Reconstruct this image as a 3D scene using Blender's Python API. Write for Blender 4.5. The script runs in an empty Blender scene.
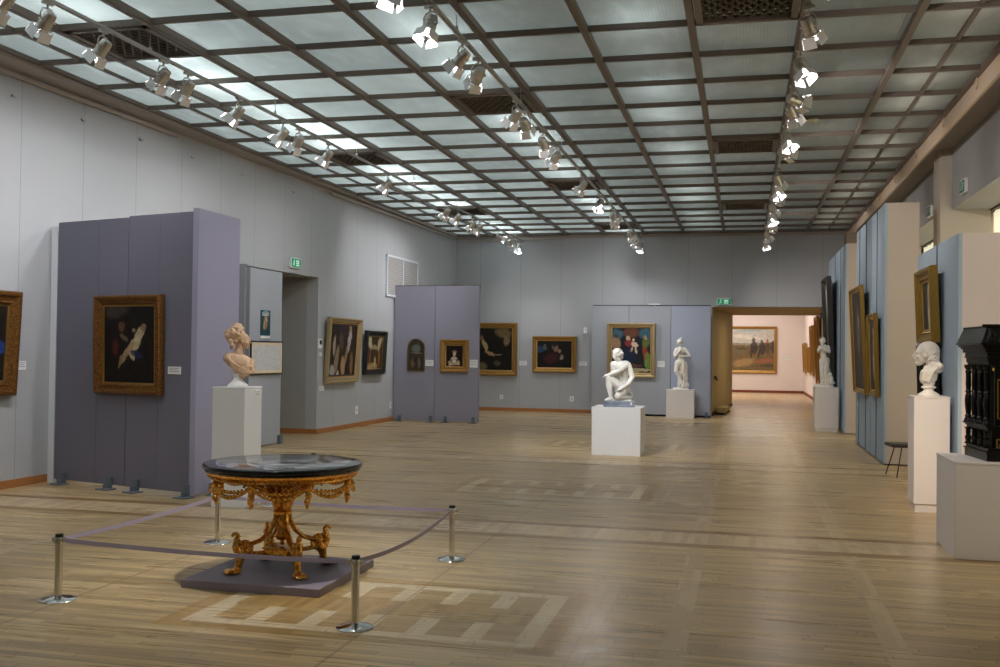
import bpy, bmesh, math, random
from mathutils import Vector, Matrix, Euler
PI = math.pi
SC = bpy.context.scene
COL = SC.collection
random.seed(7)

# ------------------------------------------------------------------ camera
F_PX, YAW, PITCH, ROLL, EYE = 1013.3, 0.2361, 0.01745, 0.01252, 1.75
_cy, _sy, _cp, _sp = math.cos(YAW), math.sin(YAW), math.cos(PITCH), math.sin(PITCH)
_w = Vector((-_sy*_cp, _cy*_cp, _sp)); _r = Vector((_cy, _sy, 0)); _u = _r.cross(_w)
_cr, _sr = math.cos(ROLL), math.sin(ROLL)
_R = _cr*_r + _sr*_u; _U = -_sr*_r + _cr*_u
cam_d = bpy.data.cameras.new('camera')
cam_d.sensor_width = 36; cam_d.lens = 36*F_PX/1000; cam_d.clip_end = 200; cam_d.clip_start = .05
cam = bpy.data.objects.new('camera', cam_d); COL.objects.link(cam)
m3 = Matrix((_R, _U, -_w)).transposed()
cam.matrix_world = Matrix.Translation((0, 0, EYE)) @ m3.to_4x4()
SC.camera = cam

# ------------------------------------------------------------------ world, exposure
world = bpy.data.worlds.new('world'); SC.world = world; world.use_nodes = True
world.node_tree.nodes['Background'].inputs[0].default_value = (.02, .024, .03, 1)
world.node_tree.nodes['Background'].inputs[1].default_value = 1
SC.view_settings.view_transform = 'Standard'; SC.view_settings.look = 'None'
SC.view_settings.exposure = 0.25; SC.view_settings.gamma = 1; SC.view_settings.use_curve_mapping = False
SC.cycles.max_bounces = 7; SC.cycles.diffuse_bounces = 4; SC.cycles.glossy_bounces = 3
SC.cycles.transmission_bounces = 4; SC.cycles.use_denoising = True
SC.cycles.sample_clamp_indirect = 6; SC.cycles.caustics_reflective = False; SC.cycles.caustics_refractive = False

def area_light(name, loc, sx, sy, power, color, rot=(0, 0, 0)):
    l = bpy.data.lights.new(name, 'AREA'); l.shape = 'RECTANGLE'; l.size = sx; l.size_y = sy
    l.energy = power; l.color = color
    o = bpy.data.objects.new(name, l); COL.objects.link(o); o.location = loc; o.rotation_euler = rot
    return o
# lamps in the space above the glass ceiling (they only reach the hall through the glass)
COOL = (.90, .98, 1.0)
area_light('plenum_light', (-7.0, 12, 6.25), 3.0, 36, 520, COOL)
area_light('plenum_light', (-3.9, 14, 6.25), 2.6, 40, 260, COOL)
area_light('plenum_light', (-.3, 14, 6.25), 2.6, 40, 95, (1, .97, .86))
for k in range(17):                                # tubes just over the glass; warm right row added for reflected lamp streaks
    for tx, tp in ((-6.65, 9), (-3.35, 4.5), (-1.12, 2.2), (2.2, 1.6)):
        area_light('tube_light', (tx, 7.7+1.15*(k*1.2), 5.62), .12, .9, tp*(1.3 if (k*7+int(tx*3)) % 3 else .45), COOL if tx < 0 else (1, .86, .72))
# the far gallery, the passage and the window bays have lights of their own
area_light('far_gallery_light', (-1.0, 43.5, 4.6), 5, 6, 330, (1, .89, .82))
area_light('passage_light', (1.2, 32, 3.0), .9, .9, 26, (1, .84, .55))
area_light('bay_light', (5.1, 13, 4.3), 1.2, 9, 90, (1, .86, .62))
area_light('bay_light', (5.1, 22, 4.3), 1.2, 7, 90, (1, .86, .66))

# ------------------------------------------------------------------ mesh helpers
class MB:
    def __init__(s): s.bm = bmesh.new()
    def box(s, x0, x1, y0, y1, z0, z1, M=None):
        vs = [s.bm.verts.new((x, y, z)) for z in (z0, z1) for y in (y0, y1) for x in (x0, x1)]
        if M is not None:
            for v in vs: v.co = M @ v.co
        for f in ((0, 2, 3, 1), (4, 5, 7, 6), (0, 1, 5, 4), (2, 6, 7, 3), (0, 4, 6, 2), (1, 3, 7, 5)):
            s.bm.faces.new([vs[i] for i in f])
        return s
    def beam(s, p0, p1, w, h):                     # box along p0-p1, width w (horizontal), height h
        p0, p1 = Vector(p0), Vector(p1); d = (p1-p0)
        L = d.length; d.normalize(); up = Vector((0, 0, 1))
        if abs(d.z) > .98: up = Vector((0, 1, 0))
        sd = d.cross(up).normalized(); up = sd.cross(d)
        M = Matrix((d, sd, up)).transposed().to_4x4(); M.translation = p0
        return s.box(0, L, -w/2, w/2, -h/2, h/2, M)
    def lathe(s, prof, seg=32, c=(0, 0, 0), M=None, squash=1):
        rings = []
        for r, z in prof:
            ring = []
            for i in range(seg):
                a = 2*PI*i/seg
                co = Vector((c[0]+r*math.cos(a), c[1]+r*math.sin(a)*squash, c[2]+z))
                if M is not None: co = M @ co
                ring.append(s.bm.verts.new(co))
            rings.append(ring)
        for a, b in zip(rings, rings[1:]):
            for i in range(seg):
                s.bm.faces.new((a[i], a[(i+1) % seg], b[(i+1) % seg], b[i]))
        if prof[0][0] > 1e-6: s.bm.faces.new(rings[0][::-1])
        if prof[-1][0] > 1e-6: s.bm.faces.new(rings[-1])
        return s
    def tube(s, pts, r, seg=10, flat=1.0, cap=True):   # r number or list
        pts = [Vector(p) for p in pts]; n = len(pts)
        rs = r if isinstance(r, (list, tuple)) else [r]*n
        rings = []; prev = None
        for i, p in enumerate(pts):
            t = (pts[min(i+1, n-1)]-pts[max(i-1, 0)])
            t = t.normalized() if t.length > 1e-9 else Vector((0, 0, 1))
            if prev is None:
                a = Vector((0, 0, 1)) if abs(t.z) < .9 else Vector((1, 0, 0))
                nn = t.cross(a).normalized()
            else:
                nn = (prev - t*prev.dot(t)).normalized()
            prev = nn; b = t.cross(nn)
            rings.append([s.bm.verts.new(p + rs[i]*(math.cos(2*PI*k/seg)*nn + flat*math.sin(2*PI*k/seg)*b)) for k in range(seg)])
        for a, b in zip(rings, rings[1:]):
            for k in range(seg):
                s.bm.faces.new((a[k], a[(k+1) % seg], b[(k+1) % seg], b[k]))
        if cap:
            s.bm.faces.new(rings[0][::-1]); s.bm.faces.new(rings[-1])
        return s
    def ell(s, c, r, rot=(0, 0, 0), sub=2):
        if not isinstance(r, (tuple, list)): r = (r, r, r)
        M = Matrix.Translation(c) @ Euler(rot).to_matrix().to_4x4() @ Matrix.Diagonal((*r, 1))
        bmesh.ops.create_icosphere(s.bm, subdivisions=sub, radius=1, matrix=M)
        return s
    def cap(s, p0, p1, r0, r1, seg=14):                # closed tapered capsule
        p0, p1 = Vector(p0), Vector(p1); d = p1-p0
        L = max(d.length, 1e-5); d = d/L
        q = Vector((0, 0, 1)).rotation_difference(d).to_matrix().to_4x4(); q.translation = p0
        prof = [(1e-7, -r0)]
        for k in range(1, 5): a = PI/2*k/4; prof.append((r0*math.sin(a), -r0*math.cos(a)))
        for k in range(0, 4): a = PI/2*k/4; prof.append((r1*math.cos(a), L+r1*math.sin(a)))
        prof.append((1e-7, L+r1))
        return s.lathe(prof, seg, M=q)
    def chain(s, pts, rs):
        for i in range(len(pts)-1): s.cap(pts[i], pts[i+1], rs[i], rs[i+1])
        return s
    def prism(s, poly, z0, z1, M=None):
        a = [s.bm.verts.new((x, y, z0)) for x, y in poly]; b = [s.bm.verts.new((x, y, z1)) for x, y in poly]
        if M is not None:
            for v in a+b: v.co = M @ v.co
        n = len(poly); s.bm.faces.new(a[::-1]); s.bm.faces.new(b)
        for i in range(n): s.bm.faces.new((a[i], a[(i+1) % n], b[(i+1) % n], b[i]))
        return s
    def build(s, name, mat, parent=None, smooth=False, bevel=0, label=None, seg=2):
        bmesh.ops.remove_doubles(s.bm, verts=s.bm.verts, dist=1e-6)
        bmesh.ops.recalc_face_normals(s.bm, faces=s.bm.faces)
        me = bpy.data.meshes.new(name); s.bm.to_mesh(me); s.bm.free()
        me.materials.append(mat)
        if smooth is True:
            for p in me.polygons: p.use_smooth = True
        elif smooth:
            for p in me.polygons: p.use_smooth = True
            me.set_sharp_from_angle(angle=smooth)
        o = bpy.data.objects.new(name, me); COL.objects.link(o)
        if parent: o.parent = parent
        if label: o['label'] = label
        if bevel:
            md = o.modifiers.new('bevel', 'BEVEL'); md.width = bevel; md.segments = seg; md.limit_method = 'ANGLE'
        return o
    def organic(s, name, mat, parent=None, voxel=.008, it=4, label=None, fac=.5, disp=None):
        """fuse overlapping solids to one skin, smooth it, keep the result as a mesh"""
        me = bpy.data.meshes.new(name); s.bm.to_mesh(me); s.bm.free()
        o = bpy.data.objects.new(name, me); COL.objects.link(o)
        md = o.modifiers.new('r', 'REMESH'); md.mode = 'VOXEL'; md.voxel_size = voxel; md.use_smooth_shade = True
        ms = o.modifiers.new('s', 'SMOOTH'); ms.factor = fac; ms.iterations = it
        if disp:
            tx = bpy.data.textures.new('lumps', 'CLOUDS'); tx.noise_scale = disp[1]
            dm = o.modifiers.new('d', 'DISPLACE'); dm.texture = tx; dm.strength = disp[0]; dm.texture_coords = 'LOCAL'; dm.mid_level = .5
        dg = bpy.context.evaluated_depsgraph_get(); dg.update()
        new = bpy.data.meshes.new_from_object(o.evaluated_get(dg)); new.name = name
        o.modifiers.clear(); o.data = new; new.materials.clear(); new.materials.append(mat)
        for p in new.polygons: p.use_smooth = True
        if parent: o.parent = parent
        if label: o['label'] = label
        return o

def empty(name, label, cat, loc=(0, 0, 0), rz=0, group=None):
    o = bpy.data.objects.new(name, None); COL.objects.link(o); o.location = loc; o.rotation_euler = (0, 0, rz)
    o.empty_display_size = .1
    o['label'] = label; o['category'] = cat
    if group: o['group'] = group
    return o
def tag(o, label, cat, group=None):
    o['label'] = label; o['category'] = cat
    if group: o['group'] = group
    return o
def struct(o, label=None):
    o['kind'] = 'structure'
    if label: o['label'] = label
    return o
def dup(root, label, loc=None, rz=None):
    r = root.copy(); COL.objects.link(r); r['label'] = label
    if loc is not None: r.location = loc
    if rz is not None: r.rotation_euler = (0, 0, rz)
    for ch in [c for c in root.children]:
        c = ch.copy(); COL.objects.link(c); c.parent = r
        for g in [q for q in ch.children]:
            d = g.copy(); COL.objects.link(d); d.parent = c
    return r

# ------------------------------------------------------------------ node helpers
class X:
    """socket wrapper: arithmetic on shader sockets"""
    def __init__(s, nt, v): s.nt = nt; s.v = v
    def _m(s, op, *a, clamp=False):
        n = s.nt.nodes.new('ShaderNodeMath'); n.operation = op; n.use_clamp = clamp
        for i, q in enumerate((s,)+a):
            if isinstance(q, X): s.nt.links.new(q.v, n.inputs[i])
            else: n.inputs[i].default_value = q
        return X(s.nt, n.outputs[0])
    def _k(s, q): return q
    def __add__(s, q): return s._m('ADD', q)
    def __sub__(s, q): return s._m('SUBTRACT', q)
    def __mul__(s, q): return s._m('MULTIPLY', q)
    def __truediv__(s, q): return s._m('DIVIDE', q)
    def gt(s, q): return s._m('GREATER_THAN', q)
    def lt(s, q): return s._m('LESS_THAN', q)
    def mn(s, q): return s._m('MINIMUM', q)
    def mx(s, q): return s._m('MAXIMUM', q)
    def abs(s): return s._m('ABSOLUTE')
    def fr(s): return s._m('FRACT')
    def fl(s): return s._m('FLOOR')
    def cl(s): return s._m('ADD', 0.0, clamp=True)
    def sqrt(s): return s._m('SQRT')
    def between(s, a, b): return s.gt(a)*s.lt(b)

class Mat:
    def __init__(s, name, color=(.8, .8, .8), rough=.5, metal=0, spec=.5):
        s.m = bpy.data.materials.new(name); s.m.use_nodes = True; s.nt = s.m.node_tree
        s.p = s.nt.nodes['Principled BSDF']
        s.p.inputs['Base Color'].default_value = (*color, 1)
        s.p.inputs['Roughness'].default_value = rough; s.p.inputs['Metallic'].default_value = metal
        s.p.inputs['Specular IOR Level'].default_value = spec
    def coords(s, kind='Object'):
        n = s.nt.nodes.new('ShaderNodeTexCoord'); return n.outputs[kind]
    def xyz(s, src=None):
        n = s.nt.nodes.new('ShaderNodeSeparateXYZ'); s.nt.links.new(src or s.coords(), n.inputs[0])
        return tuple(X(s.nt, n.outputs[i]) for i in range(3))
    def vec(s, x, y, z):
        n = s.nt.nodes.new('ShaderNodeCombineXYZ')
        for i, q in enumerate((x, y, z)):
            if isinstance(q, X): s.nt.links.new(q.v, n.inputs[i])
            else: n.inputs[i].default_value = q
        return n.outputs[0]
    def noise(s, src=None, scale=5, detail=3, rough=.5, mp=(1, 1, 1)):
        src = src or s.coords()
        mpn = s.nt.nodes.new('ShaderNodeMapping'); mpn.inputs['Scale'].default_value = mp
        s.nt.links.new(src, mpn.inputs[0])
        n = s.nt.nodes.new('ShaderNodeTexNoise'); n.inputs['Scale'].default_value = scale
        n.inputs['Detail'].default_value = detail; n.inputs['Roughness'].default_value = rough
        s.nt.links.new(mpn.outputs[0], n.inputs[0])
        return X(s.nt, n.outputs[0])
    def white(s, vec):
        n = s.nt.nodes.new('ShaderNodeTexWhiteNoise'); s.nt.links.new(vec, n.inputs[0])
        return X(s.nt, n.outputs[0])
    def mix(s, f, a, b, mode='MIX'):
        n = s.nt.nodes.new('ShaderNodeMix'); n.data_type = 'RGBA'; n.blend_type = mode
        fi, ai, bi = n.inputs[0], n.inputs[6], n.inputs[7]
        if isinstance(f, X): s.nt.links.new(f.v, fi)
        else: fi.default_value = f
        for q, sk in ((a, ai), (b, bi)):
            if isinstance(q, (tuple, list)): sk.default_value = (*q, 1) if len(q) == 3 else q
            else: s.nt.links.new(q, sk)
        return n.outputs[2]
    def base(s, c): s.nt.links.new(c, s.p.inputs['Base Color']); return s
    def rough(s, x): s.nt.links.new(x.v, s.p.inputs['Roughness']); return s
    def bump(s, x, strength=.3, dist=.01):
        n = s.nt.nodes.new('ShaderNodeBump'); n.inputs['Strength'].default_value = strength
        n.inputs['Distance'].default_value = dist
        s.nt.links.new(x.v, n.inputs['Height']); s.nt.links.new(n.outputs[0], s.p.inputs['Normal']); return s
    def emit(s, color, strength):
        s.p.inputs['Emission Color'].default_value = (*color, 1); s.p.inputs['Emission Strength'].default_value = strength; return s

def paint(name, color, rough=.7, var=.05, spec=.3, bump=.05):
    m = Mat(name, color, rough, spec=spec)
    n = m.noise(scale=1.3, detail=4)
    dark = tuple(c*(1-2*var) for c in color); lite = tuple(min(1, c*(1+var)) for c in color)
    m.base(m.mix(n, dark, lite))
    if bump: m.bump(m.noise(scale=160, detail=1), bump, .002)
    return m.m
def metal(name, color, rough=.3, var=.1):
    m = Mat(name, color, rough, 1)
    m.rough(m.noise(scale=14)*var*2+(rough-var)); return m.m
def marble(name, color, dark, rough=.35, scale=6, fac=.35):
    m = Mat(name, color, rough)
    n = m.noise(scale=scale, detail=5, rough=.65)
    m.base(m.mix(((n-.42)*3).cl()*fac, color, dark)); m.bump(m.noise(scale=60, detail=2), .05, .002)
    m.p.inputs['Subsurface Weight'].default_value = 0
    return m.m

M_wall = Mat('wall_paint', (.47, .48, .50), .75, spec=.25)
x_, y_, z_ = M_wall.xyz()
_n = M_wall.noise(scale=.7, detail=3)
_c = M_wall.mix(_n, (.39, .405, .435), (.45, .465, .495))
# vertical joints of the wall panels, 1.2 m apart
_s = ((x_+y_)*(1/1.21)+.31).fr(); _j = _s.lt(.008)
M_wall.base(M_wall.mix(_j*.6, _c, (.16, .16, .17))); M_wall.bump(M_wall.noise(scale=140, detail=1), .04, .002)
M_wall = M_wall.m
M_warmwall = paint('warm_beige_paint', (.50, .43, .38), .7)
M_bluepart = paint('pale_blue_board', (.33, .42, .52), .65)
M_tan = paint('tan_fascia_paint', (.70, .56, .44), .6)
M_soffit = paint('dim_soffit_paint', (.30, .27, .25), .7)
M_violet_lit = paint('violet_board_lit', (.33, .325, .455), .55, .03)  # lit copy for the left partition's side, light put into the colour
M_violet_shaded = paint('violet_board_shaded', (.17, .17, .225), .55, .04)  # shaded copy for the same partition's front, darker in the colour
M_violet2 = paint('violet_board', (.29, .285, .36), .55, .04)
M_panelgrey = paint('grey_blue_board', (.36, .385, .44), .55, .03)
M_seam = paint('dark_joint', (.05, .05, .06), .8)
M_pale = paint('pale_lit_gap_and_frame', (.66, .70, .76), .6)  # light in the gap by the partition, as colour; also the grille frame
M_white = paint('white_plinth_paint', (.76, .77, .80), .5, .03)
M_white2 = paint('warm_white_plinth_paint', (.74, .70, .69), .5, .03)
M_card = paint('caption_card', (.82, .82, .82), .6, .02)
M_cardtxt = paint('caption_print', (.35, .35, .36), .7)
M_yellow = paint('ochre_passage_paint', (.46, .36, .17), .6)
M_pink = paint('pinkish_gallery_paint', (.80, .72, .68), .7)
M_beam = paint('taupe_metal_paint', (.165, .135, .115), .45, .08, bump=0)
M_track = metal('track_aluminium', (.50, .46, .43), .4)
M_steel = metal('polished_chrome', (.72, .71, .70), .08, .04)
M_brush = metal('brushed_steel', (.74, .72, .69), .22)
M_black = paint('black_plastic', (.015, .015, .016), .4, bump=0)
M_foot = paint('slate_blue_metal', (.13, .16, .19), .45, bump=0)
M_belt = paint('lilac_belt', (.46, .40, .52), .8)
M_plat = paint('mauve_platform', (.26, .22, .26), .6)
M_leather = Mat('black_leatherette', (.02, .018, .018), .4); M_leather.bump(M_leather.noise(scale=60), .3, .003); M_leather = M_leather.m
M_lampbody = metal('lamp_housing', (.66, .62, .59), .38)
M_flap = Mat('barn_door_metal', (.90, .88, .90), .4, .15).m
M_bulb = Mat('lit_bulb', (1, 1, 1), .3).emit((1, .96, .95), 70).m
M_grille = paint('vent_grille_brown', (.10, .08, .06), .6, bump=0)
M_dark = paint('dark_void', (.012, .011, .010), .9, bump=0)
M_base = Mat('brown_baseboard', (.33, .10, .03), .4); M_base.base(M_base.mix(M_base.noise(scale=3, mp=(1, 1, 12)), (.30, .12, .035), (.46, .20, .06))); M_base = M_base.m
M_statue = marble('white_marble', (.92, .91, .90), (.62, .60, .58), .4)
M_statue2 = marble('aged_marble', (.88, .85, .79), (.58, .52, .44), .45, 9, .5)
M_terra = marble('terracotta', (.76, .52, .35), (.42, .22, .12), .6, 14, .8)
M_bluestone = marble('blue_grey_marble', (.20, .25, .34), (.45, .48, .54), .3, 5, .7)
M_gold = Mat('gilt', (.72, .38, .07), .27, 1)
_n = M_gold.noise(scale=48, detail=4)
M_gold.base(M_gold.mix(((_n-.36)*3).cl(), (.50, .22, .035), (1.0, .56, .13))); M_gold.bump(M_gold.noise(scale=75, detail=3), .55, .005)
M_gold = M_gold.m
M_ebony = Mat('ebony', (.004, .0035, .0035), .3, spec=.35); M_ebony.bump(M_ebony.noise(scale=30), .25, .004); M_ebony = M_ebony.m
M_inlay = metal('brass_inlay', (.85, .55, .12), .3)
M_ivory = paint('ivory_inlay', (.7, .66, .56), .5)
def frame_mat(name, a, b, rough=.4, met=.7, sc=40):
    m = Mat(name, a, rough, met); m.base(m.mix(((m.noise(scale=sc*2, detail=4)-.30)*2.2).cl(), tuple((p+3*q)/4.2 for p, q in zip(a, b)), a))
    m.bump(m.noise(scale=sc*2.5, detail=3), .35, .004); return m.m
FR_GOLD = frame_mat('gilt_frame', (.62, .36, .10), (.18, .08, .02))
FR_BROWN = frame_mat('carved_brown_gilt_frame', (.34, .15, .035), (.02, .008, .003), .4, .6, 22)
FR_PALE = frame_mat('pale_gilt_frame', (.56, .43, .24), (.28, .20, .10), .45, .5)
FR_BLACK = frame_mat('black_frame', (.02, .017, .015), (.008, .007, .007), .35, 0)
FR_OLIVE = frame_mat('dull_gilt_frame', (.25, .16, .035), (.07, .04, .01), .45, .6)
FR_GOLDD = frame_mat('deep_gilt_frame', (.42, .26, .05), (.14, .08, .015), .4, .7)
M_slip = metal('gilt_slip', (.75, .50, .18), .35)

# ------------------------------------------------------------------ floor (parquet laid in the material)
m = Mat('worn_parquet', rough=.35, spec=.38)
px_, py_, pz_ = m.xyz()
def planks(u, v, wd, ln):
    row = (v*(1/wd)).fl(); off = m.white(m.vec(row, 3.1, 0))
    cu = (u*(1/ln)+off*7).fl()
    return m.white(m.vec(row, cu, 1.7)), (v*(1/wd)).fr(), (u*(1/ln)+off*7).fr()
tone, fv, fu = planks(px_, py_, .062, .95)
grain = m.noise(scale=1, detail=5, rough=.6, mp=(1.6, 46, 1))
wear = m.noise(scale=1, detail=3, rough=.55, mp=(.55, 3.0, 1))
col = m.mix(tone, (.33, .235, .118), (.56, .425, .235))
col = m.mix(((grain-.42)*2.6).cl()*.55, col, (.62, .51, .33))
col = m.mix(((m.noise(scale=1, detail=4, mp=(.9, 14, 1))-.50)*5).cl()*.75, col, (.20, .15, .10))
col = m.mix(((wear-.50)*3.6).cl()*.6, col, (.30, .225, .14))
col = m.mix(((m.noise(scale=.22, detail=2)-.5)*3).cl()*.4, col, (.36, .25, .13))
# the pattern repeats every 6.32 m of depth
yy = ((py_-6.55+3.16+63.2)*(1/6.32)).fr()*6.32-3.16      # -3.16..3.16 around each inlaid field
aby = yy.abs()
tY, fvy, fuy = planks(py_, px_, .062, .45)
plankY = m.mix(tY, (.41, .31, .19), (.55, .445, .30))
# cross bands 9.35-10.2
bd = (py_-9.8+63.2+3.16)*(1/6.32); bd = (bd.fr()*6.32-3.16)
for sx in (-.39, .90, -6.1):
    st = (px_-sx).abs().lt(.075); col = m.mix(st*.9, col, plankY)
band = bd.abs().lt(.30); col = m.mix(band, col, plankY)
brownB = m.mix(tone, (.21, .125, .045), (.29, .18, .075)); edge = (bd.abs()-.37).abs().lt(.08); col = m.mix(edge*.95, col, brownB)
# decorated field
fx = px_+2.35
inr = fx.abs().lt(1.29)*aby.lt(.80)
core = fx.abs().lt(1.02)*aby.lt(.56)
tC, _, _ = planks(py_, px_, .05, .42)
brownY = m.mix(tC, (.26, .165, .055), (.41, .275, .11))
tB, _, _ = planks(px_, py_, .05, .7)
brownX = m.mix(tB, (.25, .16, .055), (.39, .265, .105))
cx = fx.abs(); cxo = cx*(1/1.29); cyo = aby*(1/.80)
col = m.mix(inr*.97, col, m.mix(cx.gt(1.14), brownX, brownY))
lightfr = inr*(cx.lt(1.15)*aby.lt(.67))
lt = m.mix(tY, (.50, .415, .28), (.63, .535, .37)); col = m.mix(lightfr*.9, col, lt)
col = m.mix(core*.9, col, brownX)
blk = ((px_+2.03)*(1/.36)+20).fr().lt(.36)*aby.gt(.19)*core
col = m.mix(blk*.9, col, lt)
mid = core*aby.lt(.19)*fx.abs().lt(1.2); col = m.mix(mid*.9, col, brownY)
# long seams running away from the camera
for sx, sw in ((-4.52, .014), (-2.28, .011)):
    col = m.mix((px_-sx).abs().lt(sw)*.6, col, (.20, .13, .07))
for sx in (-.96, -.865):                                # two thin joints beside each field
    col = m.mix((px_-sx).abs().lt(.007)*aby.lt(1.1)*.7, col, (.16, .10, .055))
sidef = (px_+.95).abs().lt(.09)*aby.lt(1.1); col = m.mix(sidef*.5, col, plankY)
col = m.mix((fv.lt(.08)+fu.lt(.012)).cl()*.5, col, (.15, .10, .06))
m.base(m.mix(1.0, col, (1.06, 1.01, .92), 'MULTIPLY'))
m.rough((grain*.16)+(wear*.20)+.12)
m.bump(grain+(fv.lt(.05)*-.6), .07, .003)
M_floor = m.m

struct(MB().box(-12, 8, -6, 50, -.2, 0).build('floor', M_floor))

# ------------------------------------------------------------------ setting
XL, YB, ZC = -8.62, 29.0, 5.21
def XW(y): return -8.72+(y-11)*.02167             # the left wall closes in slightly toward the back
def slab(mb, y0, y1, t0, t1, z0, z1): return mb.prism([(XW(y0)+t0, y0), (XW(y0)+t1, y0), (XW(y1)+t1, y1), (XW(y1)+t0, y1)], z0, z1)
w = MB()                                       # left wall with the deep doorway
slab(w, -6, 15.9, -.25, 0, 0, 5.7); slab(w, 19.42, YB, -.25, 0, 0, 5.7); slab(w, 15.9, 19.42, -.25, 0, 3.22, 5.7)
struct(w.build('wall_left', M_wall))
struct(MB().box(-12, XW(19.42)-.25, 19.42, 19.6, 0, 4).box(-12, XW(15.9)-.25, 15.7, 15.9, 0, 4).box(-12.2, -12, 15.7, 19.6, 0, 4)
       .box(-12.2, XL-.25, 15.7, 19.6, 3.22, 3.4).build('wall_left', paint('doorway_reveal_paint', (.36, .36, .35), .7)))
struct(slab(slab(MB(), -6, 15.9, 0, .02, 0, .10), 19.42, YB, 0, .02, 0, .10)
       .box(-12, XW(19.4)+.02, 19.40, 19.42, 0, .10).build('baseboard_left', M_base, bevel=.004))
# back wall with the doorway to the far gallery
w = MB().box(XL-.25, -.86, YB, YB+.25, 0, 5.7).box(2.62, 4.2, YB, YB+.25, 0, 5.7).box(-.86, 2.62, YB, YB+.25, 3.07, 5.7)
struct(w.build('wall_back', M_wall))
struct(MB().box(-8.4, -4.16, YB-.02, YB, 0, .10).build('baseboard_back', M_base, bevel=.004))
# passage and far gallery
w = MB().prism([(-.86, YB+.25), (-.37, 35.1), (-.37, 35.3), (-1.2, 35.3), (-1.2, YB+.25)], 0, 3.5)
struct(w.build('wall_passage', M_yellow))
struct(MB().box(2.5, 2.75, YB+.25, 35.3, 0, 3.5).build('wall_passage', M_yellow))
struct(MB().box(-1.2, 2.75, YB+.25, 35.1, 3.07, 3.3).build('ceiling_passage', M_yellow))
struct(MB().prism([(-.86, YB+.25), (-.835, YB+.25), (-.345, 35.1), (-.37, 35.1)], 0, .1).build('baseboard_passage', paint('dark_brown_baseboard', (.06, .025, .012), .5)))
w = MB().box(-8, 2.9, 48, 48.2, 0, 5).box(2.66, 2.9, 35.3, 48, 0, 5).box(-8.2, -8, 35.1, 48.2, 0, 5).box(-8, -.37, 35.1, 35.3, 0, 5).box(2.5, 2.9, 35.1, 35.3, 0, 5).box(-.37, 2.5, 35.1, 35.3, 3.07, 5)
struct(w.build('wall_far', M_pink))
struct(MB().box(-8, 2.9, 35.1, 48.2, 5, 5.2).build('ceiling_far', M_pink))
struct(MB().box(-8, 2.66, 47.98, 48, 0, .11).box(2.64, 2.66, 35.3, 48, 0, .11).build('baseboard_far', paint('red_brown_baseboard', (.20, .055, .025), .5)))
# right side: lintel over the window bays, pillars, windows, end wall
struct(MB().box(3.2, 3.77, -6, 17.3, 4.09, 5.7).box(3.2, 3.77, 17.9, 23.7, 4.16, 5.7).build('wall_right', paint('grey_lintel_paint', (.33, .33, .34), .7)))
struct(MB().box(3.03, 3.77, 17.3, 17.9, 0, 5.15).build('wall_right', paint('beige_pillar_paint', (.50, .45, .39), .7)))
struct(MB().box(3.03, 3.77, 23.7, 24.4, 0, 5.15).box(3.2, 3.77, 24.4, YB, 0, 5.7).build('wall_right', paint('beige_pillar_paint', (.50, .45, .39), .7)))
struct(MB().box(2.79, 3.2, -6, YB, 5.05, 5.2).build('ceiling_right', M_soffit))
struct(MB().box(2.75, 2.79, -6, YB, 4.92, 5.25).build('trim_right', M_tan, bevel=.004))
struct(MB().prism([(XW(-6), -6), (-8.37, -6), (-8.37, 17), (-8.30, YB), (XW(YB)-.05, YB)], 5.10, 5.26).box(XW(2.75), 2.75, YB-.03, YB, 5.05, 5.26).build('trim_left', paint('taupe_cornice_paint', (.36, .32, .29), .6)))
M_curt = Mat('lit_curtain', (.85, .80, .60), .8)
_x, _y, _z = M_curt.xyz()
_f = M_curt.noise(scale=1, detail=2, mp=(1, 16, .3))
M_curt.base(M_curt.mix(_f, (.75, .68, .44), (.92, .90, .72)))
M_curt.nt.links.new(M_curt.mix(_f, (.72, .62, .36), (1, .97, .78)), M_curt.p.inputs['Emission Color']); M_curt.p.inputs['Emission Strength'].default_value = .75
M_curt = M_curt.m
def curtain_window(n, y0, y1, z1):
    o = MB()
    k = int((y1-y0)/.05)
    a = [o.bm.verts.new((3.86+.03*math.sin(i*1.9)+.012*math.sin(i*.7), y0+(y1-y0)*i/k, .3)) for i in range(k+1)]
    b = [o.bm.verts.new((3.86+.03*math.sin(i*1.9+.3)+.012*math.sin(i*.7), y0+(y1-y0)*i/k, z1)) for i in range(k+1)]
    for i in range(k): o.bm.faces.new((a[i], a[i+1], b[i+1], b[i]))
    return struct(o.build('window_%d' % n, M_curt, smooth=True))
curtain_window(1, 7, 17.5, 4.06); curtain_window(2, 17.92, 23.9, 4.135)
struct(MB().box(3.77, 4.0, 7, 17.3, 4.06, 4.09).box(3.77, 4.0, 17.9, 23.7, 4.135, 4.16).build('trim_1', paint('dark_curtain_rail', (.07, .06, .05), .6)))
struct(MB().box(4.15, 4.3, -6, YB, 0, 5.7).build('wall_outer', M_warmwall))
struct(MB().box(XL-.25, 4.3, -6.2, -6, 0, 5.7).build('wall_front', M_wall))
struct(MB().box(-9.2, 4.3, -6.2, YB+.25, 6.45, 6.5).build('ceiling_slab', paint('plenum_slab_paint', (.6, .6, .6), .8)))

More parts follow.
